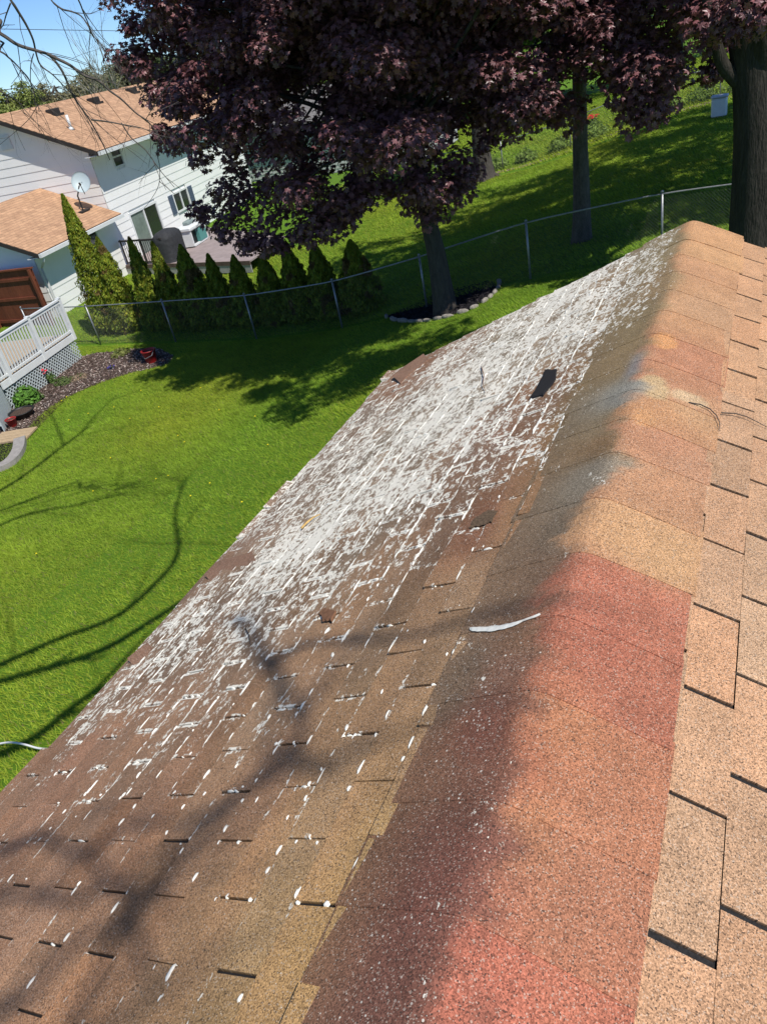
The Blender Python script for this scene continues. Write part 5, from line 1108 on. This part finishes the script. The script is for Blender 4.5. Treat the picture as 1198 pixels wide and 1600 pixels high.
for k, u in enumerate(np.linspace(8.5, fl - 5, 8)):
    p = fa + fd * u + fn * rng.uniform(.7, 1.3); n = 500; R = rng.uniform(.5, .8); h = rng.uniform(.45, .8)
    c = np.array([p[0], p[1], float(zg(p[0]))]); t = empty('garden_plant', c, GL[k % 3] + ' ' + WHERE[k], 'plant', 'garden plants behind the far fence'); a = rng.random(n) * 6.283; q = rng.random(n) ** .5
    pos = np.stack([c[0] + R * q * np.cos(a), c[1] + R * q * np.sin(a), c[2] + h * (.1 + .9 * rng.random(n)) * (1.05 - .6 * q)], 1); nr = np.stack([np.cos(a) * .6, np.sin(a) * .6, np.full(n, .7)], 1) + rng.normal(size=(n, 3)) * .35
    scatter('leaves', DIA, DIAF, pos, nr, rng.uniform(.1, .2, n), np.array([[.17, .25, .045]]) * rng.uniform(.6, 1.4, (n, 1)), GLEAF, t)
strip = [tuple(fa - fn * .1), tuple(fb - fn * .1), tuple(fb - fn * .75), tuple(fa - fn * .6)]
sheet('dirt_strip', strip, mat('dry_soil', (.22, .17, .13), .95, .1, noise=[(6, .3, 5), (30, .3, 4)]), .012)
# small red and pale things in the garden
c = at(925, 178, 41); c[2] = float(zg(c[0])); t = plant(925, 178, .35, .6, 150, (.08, .13, .03), 'small bush with red blooms in the bright garden right of the slender trunk', flower=((.5, .02, .03), 40, .12), name='flowering_plant', leaf=.12, Y=41)

# ---------------------------------------------------------------- bare tree whose twigs hang into the sky corner
def overhang_tree():
    base = np.array([-11.6, .6, float(zg(-11.6)) - .05]); t = empty('bare_tree', base, 'leafless tree whose thin dark branches hang across the sky at the top left corner', 'tree')
    rr = random.Random(99); mb = MB(); Yd = 7.0
    top = base + [.3, .6, 6.4]; mb.tube(poly_smooth([base, base + [.1, .1, 2.2], base + [.15, .3, 4.4], top], 4), np.linspace(.24, .15, 13), 12)
    def P(pl, Y0=7.0, dy=0): return [at(x, y, Y0 + dy * i) for i, (x, y) in enumerate(pl)]
    def limb(pl, r0, r1, Y0=7.0, dy=.05, start=None, twigs=3, tl=.7, td=1):
        pts = P(pl, Y0, dy)
        if start is not None: pts = [start] + pts
        q = poly_smooth(pts, 4); mb.tube(q, np.linspace(r0, r1, len(q)), 5)
        for _ in range(twigs):
            k = rr.randint(5 if start is not None else 1, len(q) - 2); d = q[k + 1] - q[k]; d /= np.linalg.norm(d); dd = d + np.array([rr.gauss(0, .6), rr.gauss(0, .4), rr.gauss(0, .5)]); bare_branch(mb, q[k], dd, tl * rr.uniform(.5, 1.2), max(.0045, r1 * .8), td, .5, -.02, rr, 4, (1, 3))
        return q
    s1 = top; mid = np.array([-9.6, 4.2, 6.3])
    limb([(-60, 20), (0, 52), (28, 70), (60, 80), (78, 87), (98, 112), (115, 150), (140, 187), (160, 223), (172, 250)], .024, .005, start=mid, twigs=8, tl=1.0, td=2)
    mb.tube(poly_smooth([top, top + [.8, 1.6, .3], mid], 4), np.linspace(.10, .026, 9), 8)
    limb([(74, 84), (90, 92), (110, 102), (132, 118), (155, 127), (172, 142), (190, 155), (212, 176), (228, 187), (240, 200), (262, 232)], .018, .004, twigs=8, tl=.8, td=2)
    limb([(143, 187), (168, 190), (195, 195), (222, 200), (248, 212)], .010, .003, twigs=4, tl=.5)
    limb([(190, 192), (205, 215), (228, 235), (248, 263), (262, 280), (273, 293)], .007, .003, twigs=3, tl=.4)
    limb([(-20, -50), (17, 0), (30, 20), (42, 40), (52, 62), (57, 84), (64, 102), (82, 116), (98, 132), (112, 146)], .018, .004, start=mid + [.3, .2, 1.0], twigs=6, tl=.8, td=2)
    limb([(50, -40), (80, 0), (97, 14), (112, 18), (127, 25), (138, 40), (143, 52), (160, 70), (176, 84)], .012, .003, start=mid + [.6, .4, 1.4], twigs=7, tl=.7, td=2)
    limb([(100, -40), (123, 0), (131, 20), (138, 36), (143, 50), (150, 66)], .009, .003, twigs=4, tl=.6)
    limb([(-50, 60), (0, 80), (14, 90), (25, 100), (36, 112), (46, 124), (56, 150), (62, 175)], .013, .003, twigs=7, tl=.8, td=2, start=mid + [-.2, .2, -.2])
    limb([(53, 84), (49, 100), (48, 122), (50, 150), (47, 175)], .006, .003, twigs=3, tl=.4)
    limb([(-40, 120), (0, 142), (14, 150), (30, 160), (40, 180)], .010, .003, twigs=7, tl=.7, td=2)
    limb([(28, 70), (32, 100), (34, 130), (30, 150)], .005, .002, twigs=2, tl=.3)
    limb([(17, 5), (10, 24), (5, 40), (-5, 50)], .008, .004, twigs=2, tl=.4)
    limb([(228, 187), (250, 150), (272, 120)], .004, .002, twigs=1, tl=.3)
    limb([(248, 213), (246, 240), (250, 262), (248, 290), (236, 312), (222, 330)], .005, .002, twigs=1, tl=.3)
    # limbs above the frame whose shadows stripe the lawn
    def sh(pts, t_, r0, r1, tw=4, up=0):
        q = []
        for (px, py) in pts: g0 = G(px, py); q.append(g0 + S * t_)
        q = poly_smooth(q, 4); mb.tube(q, np.linspace(r0, r1, len(q)), 6)
        for _ in range(tw): k = rr.randint(2, len(q) - 2); d = q[k + 1] - q[k]; d /= np.linalg.norm(d) + 1e-9; bare_branch(mb, q[k], d + np.array([rr.gauss(0, .6), rr.gauss(0, .6), rr.gauss(0, .3)]), rr.uniform(.6, 1.6), r1 * .9, 2, .5, 0, rr, 4, (1, 3))
        return q
    a = sh([(-60, 1062), (0, 1040), (90, 1000), (180, 965), (240, 915), (278, 865), (274, 800), (292, 745)], 10.6, .085, .020, 8)
    b = sh([(-60, 1080), (0, 1066), (150, 1020), (230, 975), (300, 930)], 10.6, .09, .045, 4)
    c = sh([(-60, 800), (17, 758), (60, 728), (100, 697), (127, 677), (145, 655), (180, 620)], 11.5, .06, .015, 7)
    sh([(100, 697), (90, 668), (75, 640), (60, 620)], 11.5, .03, .010, 3)
    d = sh([(-80, 870), (0, 822), (60, 800), (120, 790), (200, 770)], 11.0, .05, .015, 9)
    e = sh([(-60, 1200), (0, 1180), (60, 1150), (115, 1105), (160, 1075)], 10.2, .10, .05, 5)
    for q in (a, b, c, d, e): mb.tube(poly_smooth([top + [0, 0, -.8], (top + q[0]) / 2 + [0, 0, .4], q[0]], 4), np.linspace(.12, .07, 9), 7)
    mb.build('trunk', TWIG, t, smooth=True)
overhang_tree()
def rear_tree():
    base = np.array([4.6, -5.2, .25]); t = empty('bare_tree', base, 'leafless tree behind the house whose limbs dapple the shingles', 'tree'); rr = random.Random(41); mb = MB()
    top = base + [-.3, .5, 6.5]; mb.tube(poly_smooth([base, base + [0, .1, 2.5], base + [-.2, .3, 4.6], top], 4), np.linspace(.26, .15, 13), 12)
    def sh(pts, t_, r0, r1, tw=3, rf=roofL, PP=PL):
        q = poly_smooth([PP(*rf(*p)) + S * (t_ + .15 * i) for i, p in enumerate(pts)], 4); mb.tube(q, np.linspace(r0, r1, len(q)), 6)
        for _ in range(tw): k = rr.randint(2, len(q) - 2); d = q[k + 1] - q[k]; d /= np.linalg.norm(d) + 1e-9; bare_branch(mb, q[k], d + np.array([rr.gauss(0, .6), rr.gauss(0, .6), rr.gauss(0, .3)]), rr.uniform(.25, .7), r1 * .8, 1, .5, 0, rr, 4, (1, 2))
        return q
    m_ = sh([(60, 1760), (110, 1620), (170, 1480), (240, 1390), (330, 1290), (420, 1200), (465, 1150), (450, 1090), (405, 1030), (375, 960)], 7.6, 0.014, 0.018, 7)
    k_ = sh([(330, 1290), (420, 1200), (465, 1150), (450, 1090), (405, 1030)], 8.0, 0.014, 0.020, 1)
    e_ = sh([(465, 1150), (490, 1085), (530, 1030), (580, 990)], 8.2, 0.016, 0.007, 2)
    b_ = sh([(420, 1050), (470, 1010), (600, 1003), (690, 984), (760, 960), (830, 946), (920, 932)], 8.2, 0.019, 0.008, 4)
    c_ = sh([(-120, 1330), (0, 1330), (60, 1310), (130, 1335), (200, 1290), (270, 1285), (340, 1270)], 7.8, 0.024, 0.008, 8)
    d_ = sh([(-80, 1420), (30, 1400), (110, 1410), (190, 1380), (250, 1400)], 7.9, 0.016, 0.008, 6)
    f_ = sh([(-60, 1600), (40, 1560), (110, 1480), (190, 1450), (230, 1510), (250, 1560)], 7.6, 0.018, 0.008, 7)
    g_ = sh([(130, 1335), (170, 1370), (215, 1440), (225, 1500)], 7.8, 0.014, 0.007, 3)
    for q in (m_, c_, d_, f_): mb.tube(poly_smooth([top - [0, 0, .4], (top + q[0]) / 2 + [-.8, -1.2, .6], q[0]], 4), np.linspace(.10, .05, 9), 6)
    mb.build('trunk', TWIG, t, smooth=True)
rear_tree()
# overhead wire far off
wa_, wb_ = at(-80, 44, 30), at(420, 52, 52); ts = np.linspace(0, 1, 12)[:, None]; mb = MB(); wp = wa_ + (wb_ - wa_) * ts; mb.tube(wp, .014, 5); tag(mb.build('overhead_wire', DARKM), 'thin dark overhead wire crossing the blue sky behind the bare branches', 'wire')

# ---------------------------------------------------------------- grass
def grass(name, boxes, label, avoid=()):
    P_ = []; Hh = []; Ww = []
    for x0, x1, y0, y1, n, h, w_ in boxes:
        q = np.stack([rng.uniform(x0, x1, n), rng.uniform(y0, y1, n)], 1); P_.append(q); Hh.append(rng.uniform(.6, 1.3, n) * h); Ww.append(rng.uniform(.7, 1.3, n) * w_)
    q = np.concatenate(P_); h = np.concatenate(Hh); w_ = np.concatenate(Ww); ok = np.ones(len(q), bool)
    for poly in avoid: ok &= ~inside(q, poly)
    q, h, w_ = q[ok], h[ok], w_[ok]; n = len(q); pn = NZ(q[:, 0] * .9, q[:, 1] * .9); pn2 = NZ2(q[:, 0] * .35 + 3, q[:, 1] * .35); pn3 = NZ(q[:, 0] * 3.5, q[:, 1] * 6.0)
    h = h * (.7 + .6 * pn)
    z = zg(q[:, 0]); a = rng.random(n) * 6.283; lean = rng.uniform(.5, 1.7, n) * h; la = rng.random(n) * 6.283 * .35 + 2.2
    b = np.stack([q[:, 0], q[:, 1], z - .005], 1); off = np.stack([np.cos(a) * w_, np.sin(a) * w_, np.zeros(n)], 1); tip = b + np.stack([np.cos(la) * lean, np.sin(la) * lean, h], 1)
    V = np.stack([b - off, b + off, tip], 1).reshape(-1, 3); Fc = np.arange(n * 3).reshape(-1, 3)
    c = np.array([[.225, .345, .028]]) * (.78 + .26 * pn[:, None] + .24 * pn3[:, None]) * rng.uniform(.7, 1.3, (n, 1)); c[:, 0] *= .95 + .35 * pn2 * rng.uniform(.6, 1.3, n)
    dry = rng.random(n) < .035; c[dry] = np.array([.24, .21, .08]) * rng.uniform(.7, 1.1, (dry.sum(), 1))
    tag(mesh_np(name, V, Fc, GRASS, col=np.repeat(c, 3, 0)), label, 'grass', kind='stuff')
grass('grass', [(-21, -9, 4, 16.3, 260000, .05, .007), (-14, -3, 1.5, 16.3, 260000, .045, .006)], 'short bright green grass of the near lawn between the roof and the fence', [BED, MB2])
grass('grass', [(-16, 1, 16.5, 34.5, 230000, .06, .013), (-24, -16, 16.5, 26, 50000, .06, .013), (-20, 6, 35, 60, 120000, .08, .025)], 'grass of the lawns beyond the fence', [])
